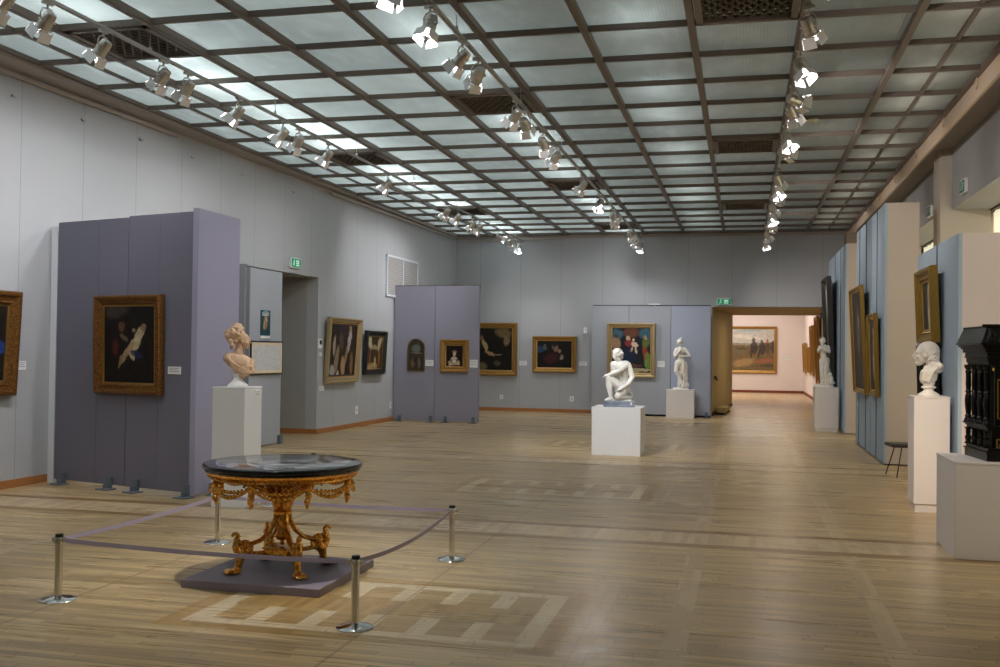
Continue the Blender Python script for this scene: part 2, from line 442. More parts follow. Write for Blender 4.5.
# ------------------------------------------------------------------ luminous glass ceiling on a metal grid
BX = [-7.22+1.111*k for k in range(9)]                      # beams running away from the camera
BY = [10.6+1.15*j for j in range(-14, 17)]                  # cross members
g = bpy.data.materials.new('ribbed_wired_glass'); g.use_nodes = True
mm = Mat.__new__(Mat); mm.m = g; mm.nt = g.node_tree; mm.p = g.node_tree.nodes['Principled BSDF']
gx, gy, gz = mm.xyz()
ci = ((gx+7.22)*(1/1.111)).fl(); cj = ((gy-10.6)*(1/1.15)).fl()
rnd = mm.white(mm.vec(ci, cj, 2.2))
dirt = mm.noise(scale=1.1, detail=4)
tr = g.node_tree.nodes.new('ShaderNodeBsdfTranslucent')
tc = mm.mix(rnd, (.42, .46, .45), (.60, .65, .63)); tc = mm.mix(((dirt-.42)*3.5).cl()*.55, tc, (.27, .30, .29)); tc = mm.mix(((mm.noise(scale=6, detail=4, mp=(1, .35, 1))-.5)*4).cl()*.35, tc, (.75, .80, .78)); tc = mm.mix(((gx*(1/.036)).fr()).lt(.3)*.25, tc, (.30, .33, .32))
g.node_tree.links.new(tc, tr.inputs[0])
mm.base(mm.mix(rnd, (.22, .24, .23), (.28, .31, .30)))
mm.p.inputs['Roughness'].default_value = .2
rib = ((gx*(1/.036)).fr()-.5).abs()
mm.bump(rib+mm.noise(scale=7, detail=2)*.5, .35, .012)
ms = g.node_tree.nodes.new('ShaderNodeMixShader'); ms.inputs[0].default_value = .5
g.node_tree.links.new(tr.outputs[0], ms.inputs[1]); g.node_tree.links.new(mm.p.outputs[0], ms.inputs[2])
g.node_tree.links.new(ms.outputs[0], g.node_tree.nodes['Material Output'].inputs[0])
VENTS = [(0, 9.45), (0, 16.35), (0, 23.25), (3, 6.0), (3, 12.9), (3, 19.8), (3, 26.7), (6, 9.45), (6, 16.35), (6, 23.25)]
o = MB()
cols = [-8.38]+BX+[2.75]; rows = [-6.0]+[y for y in BY if y > -5]+[YB]
for i in range(len(cols)-1):
    for j in range(len(rows)-1):
        if any(abs(cols[i]-BX[c]) < .01 and abs(rows[j]-y) < .03 for c, y in VENTS): continue
        vs = [o.bm.verts.new(p) for p in ((cols[i], rows[j], ZC), (cols[i], rows[j+1], ZC), (cols[i+1], rows[j+1], ZC), (cols[i+1], rows[j], ZC))]
        o.bm.faces.new(vs)
struct(o.build('ceiling', g))
o = MB()
for x in BX: o.box(x-.038, x+.038, -6, YB, 5.125, ZC-.004)
o.box(-8.38, -8.32, -6, YB, 5.15, ZC-.004).box(2.69, 2.75, -6, YB, 5.14, ZC-.004)
struct(o.build('trim_2', M_beam, bevel=.006))
o = MB()
for y in BY:
    if y > -5: o.box(-8.36, 2.74, y-.024, y+.024, 5.145, ZC-.004)
o.box(-8.36, 2.74, YB-.09, YB-.03, 5.13, ZC-.004)
struct(o.build('trim_3', M_beam))
o = MB()
o.box(2.22-.022, 2.22+.022, -6, YB, 5.165, ZC-.004).box(-7.77-.018, -7.77+.018, -6, YB, 5.17, ZC-.004)
struct(o.build('trim_4', M_beam))
VL = {(0, 9.45): 'brown louvred ceiling vent nearest the camera on the left side',
      (0, 16.35): 'brown louvred ceiling vent midway down the left side',
      (0, 23.25): 'brown louvred ceiling vent farthest down the left side',
      (3, 6.0): None,
      (3, 12.9): 'brown louvred ceiling vent crossed by the near part of the middle lamp track',
      (3, 19.8): 'brown louvred ceiling vent above the middle of the middle lamp track',
      (3, 26.7): 'brown louvred ceiling vent at the far end of the middle lamp track',
      (6, 9.45): 'large brown louvred ceiling vent cut by the top edge of the photo',
      (6, 16.35): 'brown louvred ceiling vent left of the right lamp track, second from the camera',
      (6, 23.25): 'small far brown louvred ceiling vent left of the right lamp track'}
for (c, y), lab in VL.items():
    if not lab: continue
    x0, x1, y0, y1 = BX[c]+.055, BX[c+1]-.055, y+.04, y+1.11
    t = empty('ceiling_vent', lab, 'vent', (x0, y0, 5.11), group='brown ceiling vents')
    W, D = x1-x0, y1-y0
    MB().box(0, W, 0, D, .16, .18).build('backing', M_dark, t)
    f = MB()
    f.box(.0, .07, 0, D, .02, .09).box(W-.07, W, 0, D, .02, .09).box(0, W, 0, .05, .02, .09).box(0, W, D-.05, D, .02, .09)
    f.build('frame', M_beam, t)
    s = MB(); n = 9
    for k in range(-6, n+5):
        for sg in (1, -1):
            a = Vector((k*W/n, 0)); b = a+Vector((sg*D*.6, D))
            # clip to the opening
            t0, t1 = 0.0, 1.0; dx = b.x-a.x
            lo, hi = sorted((((.07)-a.x)/dx, ((W-.07)-a.x)/dx)); t0, t1 = max(t0, lo), min(t1, hi)
            if t1-t0 > .05: s.beam((a.x+dx*t0, D*t0, .06), (a.x+dx*t1, D*t1, .06), .022, .03)
    s.build('louvre_grid', M_grille, t)

# ------------------------------------------------------------------ display partitions
def wallbox(mb, p0, p1, th, z0, z1):
    """vertical board from p0 to p1 (x,y), visible face on the line, thickness behind it"""
    p0, p1 = Vector(p0), Vector(p1); d = (p1-p0).normalized(); n = Vector((-d.y, d.x))
    mb.prism([p0, p1, p1+n*th, p0+n*th], z0, z1); return mb
def lerp2(a, b, t): return (a[0]+(b[0]-a[0])*t, a[1]+(b[1]-a[1])*t)
def foot(t, x, y, rz):
    f = MB(); M = Matrix.Translation((x, y, 0)) @ Matrix.Rotation(rz, 4, 'Z')
    f.box(-.09, .09, -.12, .05, .0, .014, M); f.box(-.04, .04, -.002, .03, .014, .15, M); f.box(-.01, .01, -.07, .0, .014, .07, M)
    return f.build('foot', M_foot, t, bevel=.003)
A0, A1 = (-8.56, 11.30), (-6.27, 10.68)
t = empty('display_partition', 'tall violet-grey display partition at left with dark painting and lit-toned lilac side', 'partition')
for i, (s0, s1) in enumerate(((0, .318), (.3195, .538), (.543, .768), (.7695, 1))):
    wallbox(MB(), lerp2(A0, A1, s0), lerp2(A0, A1, s1), .06, .05, 3.33 if i < 2 else 3.345).build('panel', M_violet_shaded, t)
wallbox(MB(), lerp2(A0, A1, .0), lerp2(A0, A1, 1), .05, .06, 3.3).build('batten', M_seam, t).location.y = .015
MB().box(-6.27, -6.20, 10.66, 11.66, .03, 3.38).build('side_panel', M_violet_lit, t, label='lit-toned lilac side panel')
MB().box(-8.66, -8.575, 11.30, 11.36, .0, 3.28).build('end_strip', M_pale, t, label='pale strip standing for a lit gap')  # light in the gap beside the board, put in as a pale strip
for fx_, fy_ in ((-8.36, 11.22), (-7.55, 11.0), (-7.10, 10.88), (-6.30, 10.68)): foot(t, fx_, fy_-.03, -.26)
foot(t, -6.10, 10.9, PI/2)
# grey board standing behind it by the doorway
t = empty('display_partition', 'narrow dark grey board end just behind the lit-toned partition side', 'partition')
MB().box(-8.20, -8.04, 15.3, 15.36, .0, 3.14).build('panel', paint('dim_grey_board', (.20, .21, .23), .6), t)
t = empty('display_partition', 'grey-blue board beside the left doorway with poster and framed sheet', 'partition')
MB().box(-8.36, -8.30, 16.0, 17.25, .02, 3.15).build('panel', M_panelgrey, t, bevel=.004)
MB().box(-8.36, -8.295, 15.97, 16.0, .0, 3.155).build('end_strip', paint('grey_edge', (.22, .23, .26), .6), t)
MB().box(-8.30, -8.24, 17.14, 17.24, .0, .16).build('foot', M_foot, t)
# partition with the child portrait
t = empty('display_partition', 'violet partition in front of back left corner carrying child portrait and arched panel', 'partition')
B0, B1 = (-8.42, 23.80), (-6.22, 23.68)
wallbox(MB(), B0, lerp2(B0, B1, .485), .08, .03, 3.33).build('panel', M_violet2, t)
wallbox(MB(), lerp2(B0, B1, .49), B1, .08, .03, 3.33).build('panel', M_violet2, t)
wallbox(MB(), B0, B1, .09, 3.33, 3.345).build('top_rail', M_seam, t)
for fx_ in (-8.22, -7.42, -7.05, -6.34): foot(t, fx_, 23.68, 0)
# pale false wall in front of the back wall
t = empty('display_partition', 'wide blue-grey partition along back wall behind the white statues', 'partition')
for i, (s0, s1) in enumerate(((-4.16, -3.125), (-3.115, -1.965), (-1.955, -.88))):
    MB().box(s0, s1, 28.35, 28.45, .05, 3.06).build('panel', M_panelgrey if i < 2 else paint('grey_blue_board_lit', (.37, .41, .52), .55, .03), t, bevel=.003)  # third panel bluer and lighter: the light on it is in the colour
MB().box(-4.16, -.88, 28.45, 28.50, .0, 3.09).build('batten', M_seam, t)
foot(t, -.97, 28.25, 0)
# partitions along the right side
t = empty('display_partition', 'tall pale blue partition on right holding two slim pictures', 'partition')
MB().box(2.20, 2.24, 17.3, 21.5, .02, 4.22).build('blue_face', M_bluepart, t, label='pale blue face with vertical joints')
for yj in (18.25, 19.05, 19.8, 20.9):
    MB().box(2.192, 2.202, yj-.018, yj+.018, .02, 4.22).build('joint', M_seam if yj != 19.05 else M_panelgrey, t)
MB().box(2.24, 2.72, 17.3, 21.5, .02, 4.22).build('end_face', M_warmwall, t, label='beige end')
t = empty('display_partition', 'pale blue and beige partition on right beside the black cabinet', 'partition')
MB().box(2.30, 2.34, 12.05, 14.75, .02, 3.12).build('blue_face', M_bluepart, t, label='pale blue face')
MB().box(2.292, 2.302, 13.3, 13.33, .02, 3.12).build('joint', M_seam, t)
MB().box(2.34, 3.75, 12.05, 12.6, .02, 3.12).build('end_face', paint('rosy_beige_board', (.60, .52, .50), .7), t, label='rosy beige front')
MB().box(2.34, 2.8, 12.6, 14.75, .02, 3.12).build('core', M_warmwall, t)
t = empty('display_partition', 'farthest blue partition on right with beige end and leaning tall picture', 'partition')
MB().box(2.20, 2.24, 23.8, 28.4, .02, 4.25).build('blue_face', M_bluepart, t, label='blue-grey face')
for yj in (24.9, 26.4): MB().box(2.192, 2.202, yj-.02, yj+.02, .02, 4.25).build('joint', M_seam, t)
MB().box(2.24, 2.56, 23.8, 28.4, .02, 4.26).build('end_face', M_warmwall, t, label='beige end')
MB().box(2.22, 2.60, 23.78, 24.4, 4.26, 4.50).build('head_box', paint('brown_head_box', (.20, .16, .13), .6), t, label='brown box on top')

# ------------------------------------------------------------------ pictures
def painting(name, bg, blobs, noise=.35, rough=.55):
    m = Mat(name, bg[0], rough, spec=.2)
    co = m.coords()
    nx = m.noise(co, scale=5, detail=3); nz = m.noise(co, scale=4.3, detail=3, mp=(1, 2, 1.7))
    x, y, z = m.xyz(co)
    gx_ = x; gz_ = z
    n2 = m.noise(co, scale=9, detail=5, rough=.65)
    c = m.mix(((n2-.35)*2.2).cl(), bg[0], bg[1])
    dx = (nx-.5)*.12; dz = (nz-.5)*.12
    u = gx_+dx; v = gz_+dz
    for (a, b, ru, rv, ang, colr, soft) in blobs:
        ca, sa = math.cos(ang), math.sin(ang)
        du, dv = u-a, v-b
        p = (du*ca+dv*sa)*(1/ru); q = (dv*ca-du*sa)*(1/rv)
        d = (p*p+q*q).sqrt()
        soft *= .6; colr = tuple(min(.9, q_*1.3) for q_ in colr)
        f = ((d*-1)+(1+soft*.5))*(1/soft)
        c = m.mix(f.cl()*(.85 if soft < .9 else .7), c, colr)
    n3 = m.noise(co, scale=26, detail=4, rough=.7)
    c = m.mix(((n3-.45)*3.5).cl()*.45, c, tuple(q*.35 for q in bg[0]))
    c = m.mix(((n2-.5)*3).cl()*noise, c, bg[0])
    m.base(c); m.bump(n2, .1, .003)
    return m.m
def ring(mb, w, h, w2, h2, y0, y1):
    """mitred frame ring between outer w x h at depth y0 and inner w2 x h2 at depth y1 (x,z plane)"""
    o_ = [(-w/2, -h/2), (w/2, -h/2), (w/2, h/2), (-w/2, h/2)]; i_ = [(-w2/2, -h2/2), (w2/2, -h2/2), (w2/2, h2/2), (-w2/2, h2/2)]
    a = [mb.bm.verts.new((x, y0, z)) for x, z in o_]; b = [mb.bm.verts.new((x, y1, z)) for x, z in i_]
    for k in range(4): mb.bm.faces.new((a[k], a[(k+1) % 4], b[(k+1) % 4], b[k]))
    return a, b
def picture(name, label, cat, w, h, loc, rz, fmat, pmat, fw=.1, dp=.07, tilt=0, slip=True, arch=False, group=None, wires=0, mat_in=None, liner=None):
    """loc = centre of the back of the picture; faces local -Y; tilt leans the top forward"""
    t = empty(name, label, cat, loc, rz, group); t.rotation_euler = (tilt, 0, rz)
    f = MB()
    prof = [(0, 0), (0, -dp*.75), (fw*.10, -dp), (fw*.30, -dp), (fw*.42, -dp*.72), (fw*.72, -dp*.55), (fw*.82, -dp*.7), (fw, -dp*.35), (fw, 0)]
    if arch:
        def outline(ins):
            W = w/2-ins; zb = -h/2+ins; zt = h/2-w/2
            pts = [(-W, zb), (W, zb), (W, zt)]
            for k in range(1, 12): a = PI*k/12; pts.append((W*math.cos(a), zt+W*math.sin(a)))
            pts.append((-W, zt)); return pts
        rings = []
        for ins, y in prof: rings.append([f.bm.verts.new((x, y, z)) for x, z in outline(ins)])
        for A, B in zip(rings, rings[1:]+rings[:1]):
            n = len(A)
            for k in range(n): f.bm.faces.new((A[k], A[(k+1) % n], B[(k+1) % n], B[k]))
        f.build('frame', fmat, t)
        c = MB(); vs = [c.bm.verts.new((x, -.02, z)) for x, z in outline(fw*.95)]; vb = [c.bm.verts.new((x, -.004, z)) for x, z in outline(fw*.95)]
        c.bm.faces.new(vs); c.bm.faces.new(vb[::-1]); n = len(vs)
        for k in range(n): c.bm.faces.new((vs[k], vs[(k+1) % n], vb[(k+1) % n], vb[k]))
        c.build('canvas', pmat, t)
        return t
    for (a, y0), (b, y1) in zip(prof, prof[1:]+prof[:1]): ring(f, w-2*a, h-2*a, w-2*b, h-2*b, y0, y1)
    f.build('frame', fmat, t)
    iw, ih = w-2*fw, h-2*fw
    if slip:
        s = MB(); k = min(.02, fw*.2)
        ring(s, iw+.004, ih+.004, iw-2*k, ih-2*k, -.034, -.030); ring(s, iw-2*k, ih-2*k, iw-2*k, ih-2*k, -.030, -.012); ring(s, iw+.004, ih+.004, iw+.004, ih+.004, -.034, -.012)
        s.build('slip', mat_in or M_slip, t)
    if liner:
        s = MB(); ring(s, iw, ih, iw-2*liner[0], ih-2*liner[0], -.03, -.024); s.build('liner', liner[1], t)
    MB().box(-iw/2-.003, iw/2+.003, -.022, -.004, -ih/2-.003, ih/2+.003).build('canvas', pmat, t)
    for k in range(wires):
        xx = (-w*.36, w*.36)[k]
        MB().tube([(xx, -.01, h/2-.02), (xx, -.01-math.tan(tilt)*1.0*.0, h/2+.99)], .005, 6).build('hanging_wire', M_black, t)
    return t
RL = PI/2-.0217      # on the left wall: local -Y must look to +X
RR = -PI/2     # on the right side: looks to -X
flesh = (.42, .27, .15); pale = (.62, .52, .36)
# left edge picture on left wall
P0 = painting('dark_court_scene', ((.010, .008, .007), (.03, .018, .012)), [(.62, -.05, .10, .08, 0, (.02, .05, .22), .6), (.2, .1, .2, .3, 0, (.08, .05, .03), 1)])
picture('painting', 'dark painting in carved brown frame cut by the left photo edge', 'painting', 1.75, 1.27, (XW(9.80)+.05, 9.80, 1.77), RL, FR_BROWN, P0, .17, .09, .05)
# partition A painting
P1 = painting('dark_reclining_figure', ((.006, .005, .005), (.018, .013, .010)), [
    (-.22, .42, .20, .10, .2, (.055, .045, .035), .9), (-.13, .22, .05, .07, 0, (.11, .05, .025), .7), (-.10, .08, .08, .035, -.5, (.13, .09, .05), .6),
    (.17, .12, .10, .06, 1.0, (.40, .34, .20), .4), (.09, .00, .13, .07, .7, (.44, .37, .22), .4), (.24, .20, .035, .05, 0, (.20, .13, .07), .5), (-.03, -.09, .16, .045, .85, (.30, .21, .11), .45),
    (.05, -.13, .05, .07, .2, (.40, .33, .19), .4), (.12, -.12, .11, .05, -.3, (.015, .02, .07), .6), (-.15, -.20, .10, .025, 1.1, (.20, .13, .07), .5), (-.25, -.05, .06, .10, 0, (.07, .015, .012), .9), (.08, .17, .03, .02, .3, (.25, .17, .1), .5)])
aA = math.atan2(A1[1]-A0[1], A1[0]-A0[0])
picture('painting', 'large dark painting of reclining figures on the tall left partition', 'painting', 1.14, 1.20, (-7.245, 10.93, 1.775), aA, FR_BROWN, P1, .12, .09, .02)
# partition by doorway: poster and frame
PST = painting('poster_print', ((.012, .05, .07), (.02, .09, .11)), [(.0, .03, .07, .13, 0, (.30, .16, .08), .6), (.03, .08, .03, .05, 0, (.5, .33, .2), .5), (0, .20, .12, .015, 0, (.2, .35, .4), .5), (-.05, -.02, .02, .08, .2, (.45, .28, .17), .5)])
t = empty('exhibition_poster', 'narrow teal poster with small figure on the grey board by the left doorway', 'poster', (-8.29, 16.57, 2.19), RL)
MB().box(-.175, .175, -.006, 0, -.21, .235).build('sheet', PST, t)
MB().box(-.175, .175, -.008, -.002, -.262, -.222).build('caption_strip', M_card, t)
for k in range(4): MB().box(-.13, .13-.03*(k % 2), -.009, -.006, .185-.016*k, .192-.016*k).build('print_line', M_card, t)
SHT = painting('pale_sheet', ((.56, .56, .58), (.60, .60, .62)), [], .1)
picture('framed_sheet', 'pale framed sheet in thin black frame on grey board by left doorway', 'framed sheet', 1.18, .60, (-8.29, 16.62, 1.58), RL, FR_BLACK, SHT, .03, .03, 0, False, liner=(.045, paint('cream_mount', (.72, .60, .42), .7)))
# left wall
P3 = painting('entangled_figures', ((.012, .009, .008), (.06, .035, .02)), [
    (.33, .25, .09, .30, -.15, (.50, .46, .45), .45), (.34, .47, .07, .08, 0, (.34, .2, .11), .5), (.20, -.10, .06, .30, -.3, (.30, .18, .09), .6), (.05, -.40, .10, .26, .15, (.40, .24, .13), .5), (-.30, -.20, .10, .30, -.2, (.26, .19, .11), .6),
    (-.45, .10, .06, .22, 0, (.38, .33, .25), .6), (-.10, .20, .10, .20, .3, (.10, .06, .04), .8), (-.5, -.45, .12, .12, 0, (.36, .35, .38), .6), (.5, -.3, .08, .25, .1, (.22, .12, .06), .7), (-.2, -.55, .07, .12, 0, (.5, .42, .33), .5), (0, .45, .3, .1, 0, (.03, .02, .03), .8)])
picture('painting', 'larger pale framed painting of entangled figures right of the left doorway', 'painting', 1.70, 1.40, (XW(20.55)+.05, 20.55, 1.73), RL, FR_PALE, P3, .12, .10, .06, liner=(.05, FR_BLACK))
P4 = painting('arched_interior', ((.02, .012, .008), (.10, .055, .02)), [
    (-.28, .25, .10, .20, .25, (.42, .36, .22), .5), (.30, .25, .10, .22, -.25, (.40, .34, .20), .5), (0, .12, .26, .05, 0, (.26, .20, .11), .5), (0, -.15, .17, .20, 0, (.04, .025, .01), .5), (-.1, -.33, .30, .10, 0, (.34, .24, .09), .7),
    (-.27, -.1, .05, .22, 0, (.22, .07, .03), .6), (.3, -.12, .06, .2, 0, (.24, .09, .04), .6), (.05, -.22, .06, .12, 0, (.40, .32, .16), .5)])
picture('painting', 'black framed painting of an arched interior on the left wall', 'painting', 1.22, 1.02, (XW(22.38)+.05, 22.38, 1.68), RL, FR_BLACK, P4, .12, .10, .05)
# violet partition
P5 = painting('arched_devotional_panel', ((.035, .028, .018), (.07, .06, .04)), [(0, .16, .12, .10, 0, (.12, .13, .12), .7), (0, .05, .17, .02, 0, (.14, .12, .08), .5), (-.08, -.2, .05, .12, 0, (.13, .09, .05), .7), (.08, -.2, .05, .13, 0, (.10, .09, .07), .7), (0, -.12, .04, .1, 0, (.02, .015, .01), .6)])
picture('painting', 'small round-topped painted panel on the violet partition', 'painting', .44, .80, (-7.83, 23.765, 1.63), -.05, FR_OLIVE, P5, .035, .04, 0, arch=True)
P6 = painting('child_portrait', ((.008, .005, .004), (.02, .01, .007)), [(0, -.155, .15, .065, 0, (.42, .35, .23), .35), (0, -.085, .085, .08, 0, (.62, .55, .40), .3), (.06, -.11, .035, .05, 0, (.12, .09, .06), .5), (-.065, -.11, .03, .05, 0, (.12, .09, .06), .5), (0, .105, .075, .035, 0, (.16, .10, .07), .5), (0, .05, .042, .055, 0, (.55, .40, .25), .3), (-.10, -.2, .05, .03, .3, (.5, .38, .25), .5), (.10, -.2, .05, .03, -.3, (.5, .38, .25), .5), (0, -.26, .22, .02, 0, (.14, .04, .02), .7), (.0, -.06, .02, .05, 0, (.35, .30, .2), .5)])
picture('painting', 'gold framed portrait of a child in white on the violet partition', 'painting', .72, .80, (-6.83, 23.71, 1.62), -.05, FR_GOLD, P6, .13, .08, .02)
# back wall
P7 = painting('old_figure_portrait', ((.007, .006, .005), (.02, .015, .008)), [(-.20, .12, .07, .17, .35, (.36, .26, .12), .4), (-.05, -.12, .16, .05, -.5, (.34, .20, .10), .4), (-.30, .33, .05, .08, 0, (.16, .09, .05), .5), (.36, .50, .24, .16, -.3, (.14, .10, .04), .9), (.45, .25, .09, .14, 0, (.18, .12, .06), .8), (-.30, -.52, .17, .13, 0, (.13, .10, .05), .8), (.18, -.42, .11, .08, 0, (.07, .06, .04), .7), (.2, -.17, .12, .025, 0, (.22, .13, .07), .5)])
picture('painting', 'tall gold framed dark portrait partly behind the violet partition', 'painting', 1.56, 1.55, (-7.22, YB-.03, 1.81), 0, FR_GOLD, P7, .14, .09, .02)
P8 = painting('wide_night_scene', ((.006, .006, .006), (.02, .015, .012)), [(-.42, .14, .11, .10, 0, (.02, .05, .10), .6), (-.28, .20, .05, .08, 0, (.06, .09, .10), .7), (.05, .16, .06, .10, -.4, (.20, .12, .08), .6), (.15, .10, .05, .06, 0, (.24, .15, .1), .6), (.22, -.08, .05, .08, -.3, (.20, .17, .13), .7), (-.1, -.12, .22, .14, .3, (.045, .012, .010), .8), (-.05, .20, .02, .08, .3, (.12, .09, .08), .6)])
picture('painting', 'wide gold framed dark painting left of the crouching statue', 'painting', 1.29, 1.05, (-5.335, YB-.03, 1.68), 0, FR_GOLD, P8, .12, .08, .02)
M_alt = painting('altar_painting', ((.010, .011, .016), (.02, .022, .03)), [
    (-.45, .45, .22, .16, 0, (.05, .12, .17), .7), (.42, .46, .20, .16, 0, (.04, .11, .15), .7), (0, .50, .22, .14, 0, (.14, .05, .03), .6), (-.42, .20, .13, .17, .2, (.30, .18, .10), .5), (-.40, .40, .06, .07, 0, (.07, .04, .02), .5),
    (-.08, .34, .05, .065, 0, (.50, .33, .20), .4), (-.07, .20, .10, .10, 0, (.22, .03, .03), .6), (.10, .16, .10, .07, -.3, (.60, .45, .32), .4), (.06, .29, .04, .05, 0, (.60, .44, .30), .4), (.14, .0, .035, .09, .2, (.55, .42, .3), .4), (.02, .02, .03, .07, -.2, (.5, .38, .27), .4),
    (-.10, -.18, .24, .20, 0, (.010, .018, .05), .6), (.40, .22, .10, .15, 0, (.10, .14, .03), .6), (.39, .36, .045, .06, 0, (.36, .22, .13), .4), (.40, -.12, .06, .24, .1, (.26, .04, .02), .6), (.45, -.30, .07, .24, 0, (.12, .20, .04), .5),
    (0, -.43, .32, .04, 0, (.12, .04, .02), .6), (.1, -.55, .5, .05, 0, (.34, .30, .18), .5)])
picture('painting', 'tall pale framed altar painting of seated group behind the crouching statue', 'painting', 1.34, 1.52, (-3.05, 28.33, 1.82), 0, FR_PALE, M_alt, .12, .09, .02)
# far gallery
M_hor = painting('battlefield_riders', ((.15, .10, .045), (.26, .19, .09)), [
    (.8, .75, 2.2, .46, 0, (.50, .50, .46), .25), (1.2, .95, .8, .10, .1, (.25, .35, .40), .9), (.6, .60, .8, .08, -.1, (.58, .56, .48), .9), (.6, .24, 1.0, .05, 0, (.24, .23, .20), .6),
    (1.08, .10, .17, .30, 0, (.03, .028, .03), .4), (1.06, .45, .07, .12, 0, (.06, .045, .035), .4), (1.44, .06, .15, .28, 0, (.035, .032, .035), .4), (1.43, .38, .06, .10, 0, (.06, .06, .06), .4), (1.68, .10, .11, .26, 0, (.08, .05, .04), .4), (1.68, .40, .05, .10, .1, (.40, .06, .04), .4),
    (1.92, .10, .11, .26, 0, (.05, .05, .055), .4), (1.93, .36, .05, .08, 0, (.06, .06, .07), .4), (.95, -.22, .04, .2, .2, (.03, .025, .02), .5), (1.3, -.22, .04, .2, -.2, (.03, .025, .02), .5), (1.55, -.50, .45, .10, .1, (.26, .10, .06), .7), (.45, -.1, .3, .12, 0, (.13, .11, .07), .7), (1.7, -.72, .35, .07, 0, (.06, .055, .04), .7), (.6, -.6, .5, .18, .2, (.30, .20, .09), .8), (.55, .05, .25, .05, 0, (.07, .06, .04), .6)])
picture('painting', 'large wide painting of mounted riders seen through the far doorway', 'painting', 4.2, 2.15, (-.62, 47.98, 1.96), 0, FR_GOLD, M_hor, .11, .07, .01)
P10 = painting('brown_far_picture', ((.05, .03, .015), (.12, .07, .03)), [(0, 0, .3, .4, 0, (.2, .13, .07), .8)])
picture('painting', 'small gold framed picture nearest the corner on far gallery right wall', 'painting', 1.7, 1.30, (2.64, 46.1, 1.62), RR, FR_GOLD, P10, .12, .10, .04)
picture('painting', 'small low gold picture between two taller ones in the far gallery', 'painting', 1.0, 1.05, (2.64, 43.6, 1.55), RR, FR_GOLD, P10, .10, .10, .04)
picture('painting', 'tall narrow gold framed picture on far gallery right wall', 'painting', 1.5, 1.95, (2.64, 41.2, 1.92), RR, FR_GOLD, P10, .14, .10, .04)
picture('painting', 'tallest gold framed picture in far gallery behind the small right statue', 'painting', 1.5, 2.5, (2.64, 38.2, 1.90), RR, FR_GOLD, P10, .14, .10, .04)
# right partitions
P11 = painting('tall_brown_portrait', ((.045, .035, .03), (.09, .07, .06)), [(0, .15, .25, .45, 0, (.16, .12, .10), .9), (.1, .35, .10, .13, 0, (.3, .22, .17), .6), (0, -.6, .5, .3, 0, (.06, .05, .04), .9)])
picture('painting', 'taller of two slim pictures leaning out from the tall right partition', 'painting', 1.95, 2.0, (2.14, 20.25, 2.04), RR, FR_GOLDD, P11, .075, .07, .05)
P12 = painting('pale_gown_portrait', ((.03, .025, .02), (.06, .05, .035)), [(.05, -.05, .12, .38, 0, (.42, .34, .22), .6), (.05, .38, .07, .09, 0, (.36, .25, .16), .5), (.1, .1, .2, .1, 0, (.2, .15, .1), .7)])
picture('painting', 'shorter of two slim pictures on the near end of the tall right partition', 'painting', 1.05, 1.38, (2.165, 18.22, 1.77), RR, FR_GOLDD, P12, .08, .07, .03)
picture('painting', 'gold framed portrait hanging above the white bust on right', 'painting', 1.10, .92, (2.245, 13.42, 2.38), RR, FR_GOLDD, P12, .15, .10, .04)
picture('painting', 'lower dark framed picture half hidden behind the white bust', 'painting', 1.0, .95, (2.27, 13.45, 1.42), RR, FR_BLACK, P11, .10, .10, .03)
P13 = painting('tall_pale_sky_picture', ((.05, .06, .05), (.14, .14, .12)), [(0, 1.0, .8, .5, 0, (.35, .38, .38), .8), (0, -.4, .6, .7, 0, (.10, .09, .06), .9)])
picture('painting', 'very tall leaning picture on the farthest right partition behind the slim statue', 'painting', 1.7, 3.0, (2.12, 26.6, 2.18), RR, FR_BLACK, P13, .08, .12, .045, mat_in=FR_OLIVE)  # shadow along the picture's side is put into the black of the frame

# caption cards
def card(label, loc, rz, w=.2, h=.15, lines=3):
    t = empty('caption_card', label, 'label', loc, rz, 'white caption cards')
    MB().box(-w/2, w/2, -.006, 0, -h/2, h/2).build('sheet', M_card, t)
    for k in range(lines): MB().box(-w*.38, w*(.38-.1*(k % 2)), -.0075, -.006, h*(.28-.22*k)-.004, h*(.28-.22*k)+.004).build('print_line', M_cardtxt, t)
    return t
card('white caption card beside the picture at the left photo edge', (XW(10.85)+.004, 10.85, 1.50), RL, .16, .11)
card('white caption card beside the dark painting on tall left partition', (-6.53, 10.742, 1.475), aA, .21, .09)
card('white caption card below the entangled figures painting', (XW(19.64)+.004, 19.64, .93), RL, .22, .10)
card('white caption card between arched panel and child portrait', (-7.48, 23.742, 1.44), -.05, .21, .15)
card('white caption card at right edge of the violet partition', (-6.34, 23.68, 1.44), -.05, .20, .19)
card('white caption card right of the tall dark portrait on back wall', (-6.27, YB-.006, 1.41), 0, .22, .13)
card('white caption card right of the wide dark painting', (-4.50, YB-.006, 1.42), 0, .22, .12)
card('white caption card right of the altar painting', (-2.22, 28.344, 1.45), 0, .20, .17)
card('white caption card on the front right of the terracotta bust pedestal', (-5.28+.002, 10.38, 1.24), PI/2, .10, .08)
card('tiny caption card right of the riders painting in far gallery', (1.95, 47.99, 1.6), 0, .25, .16)

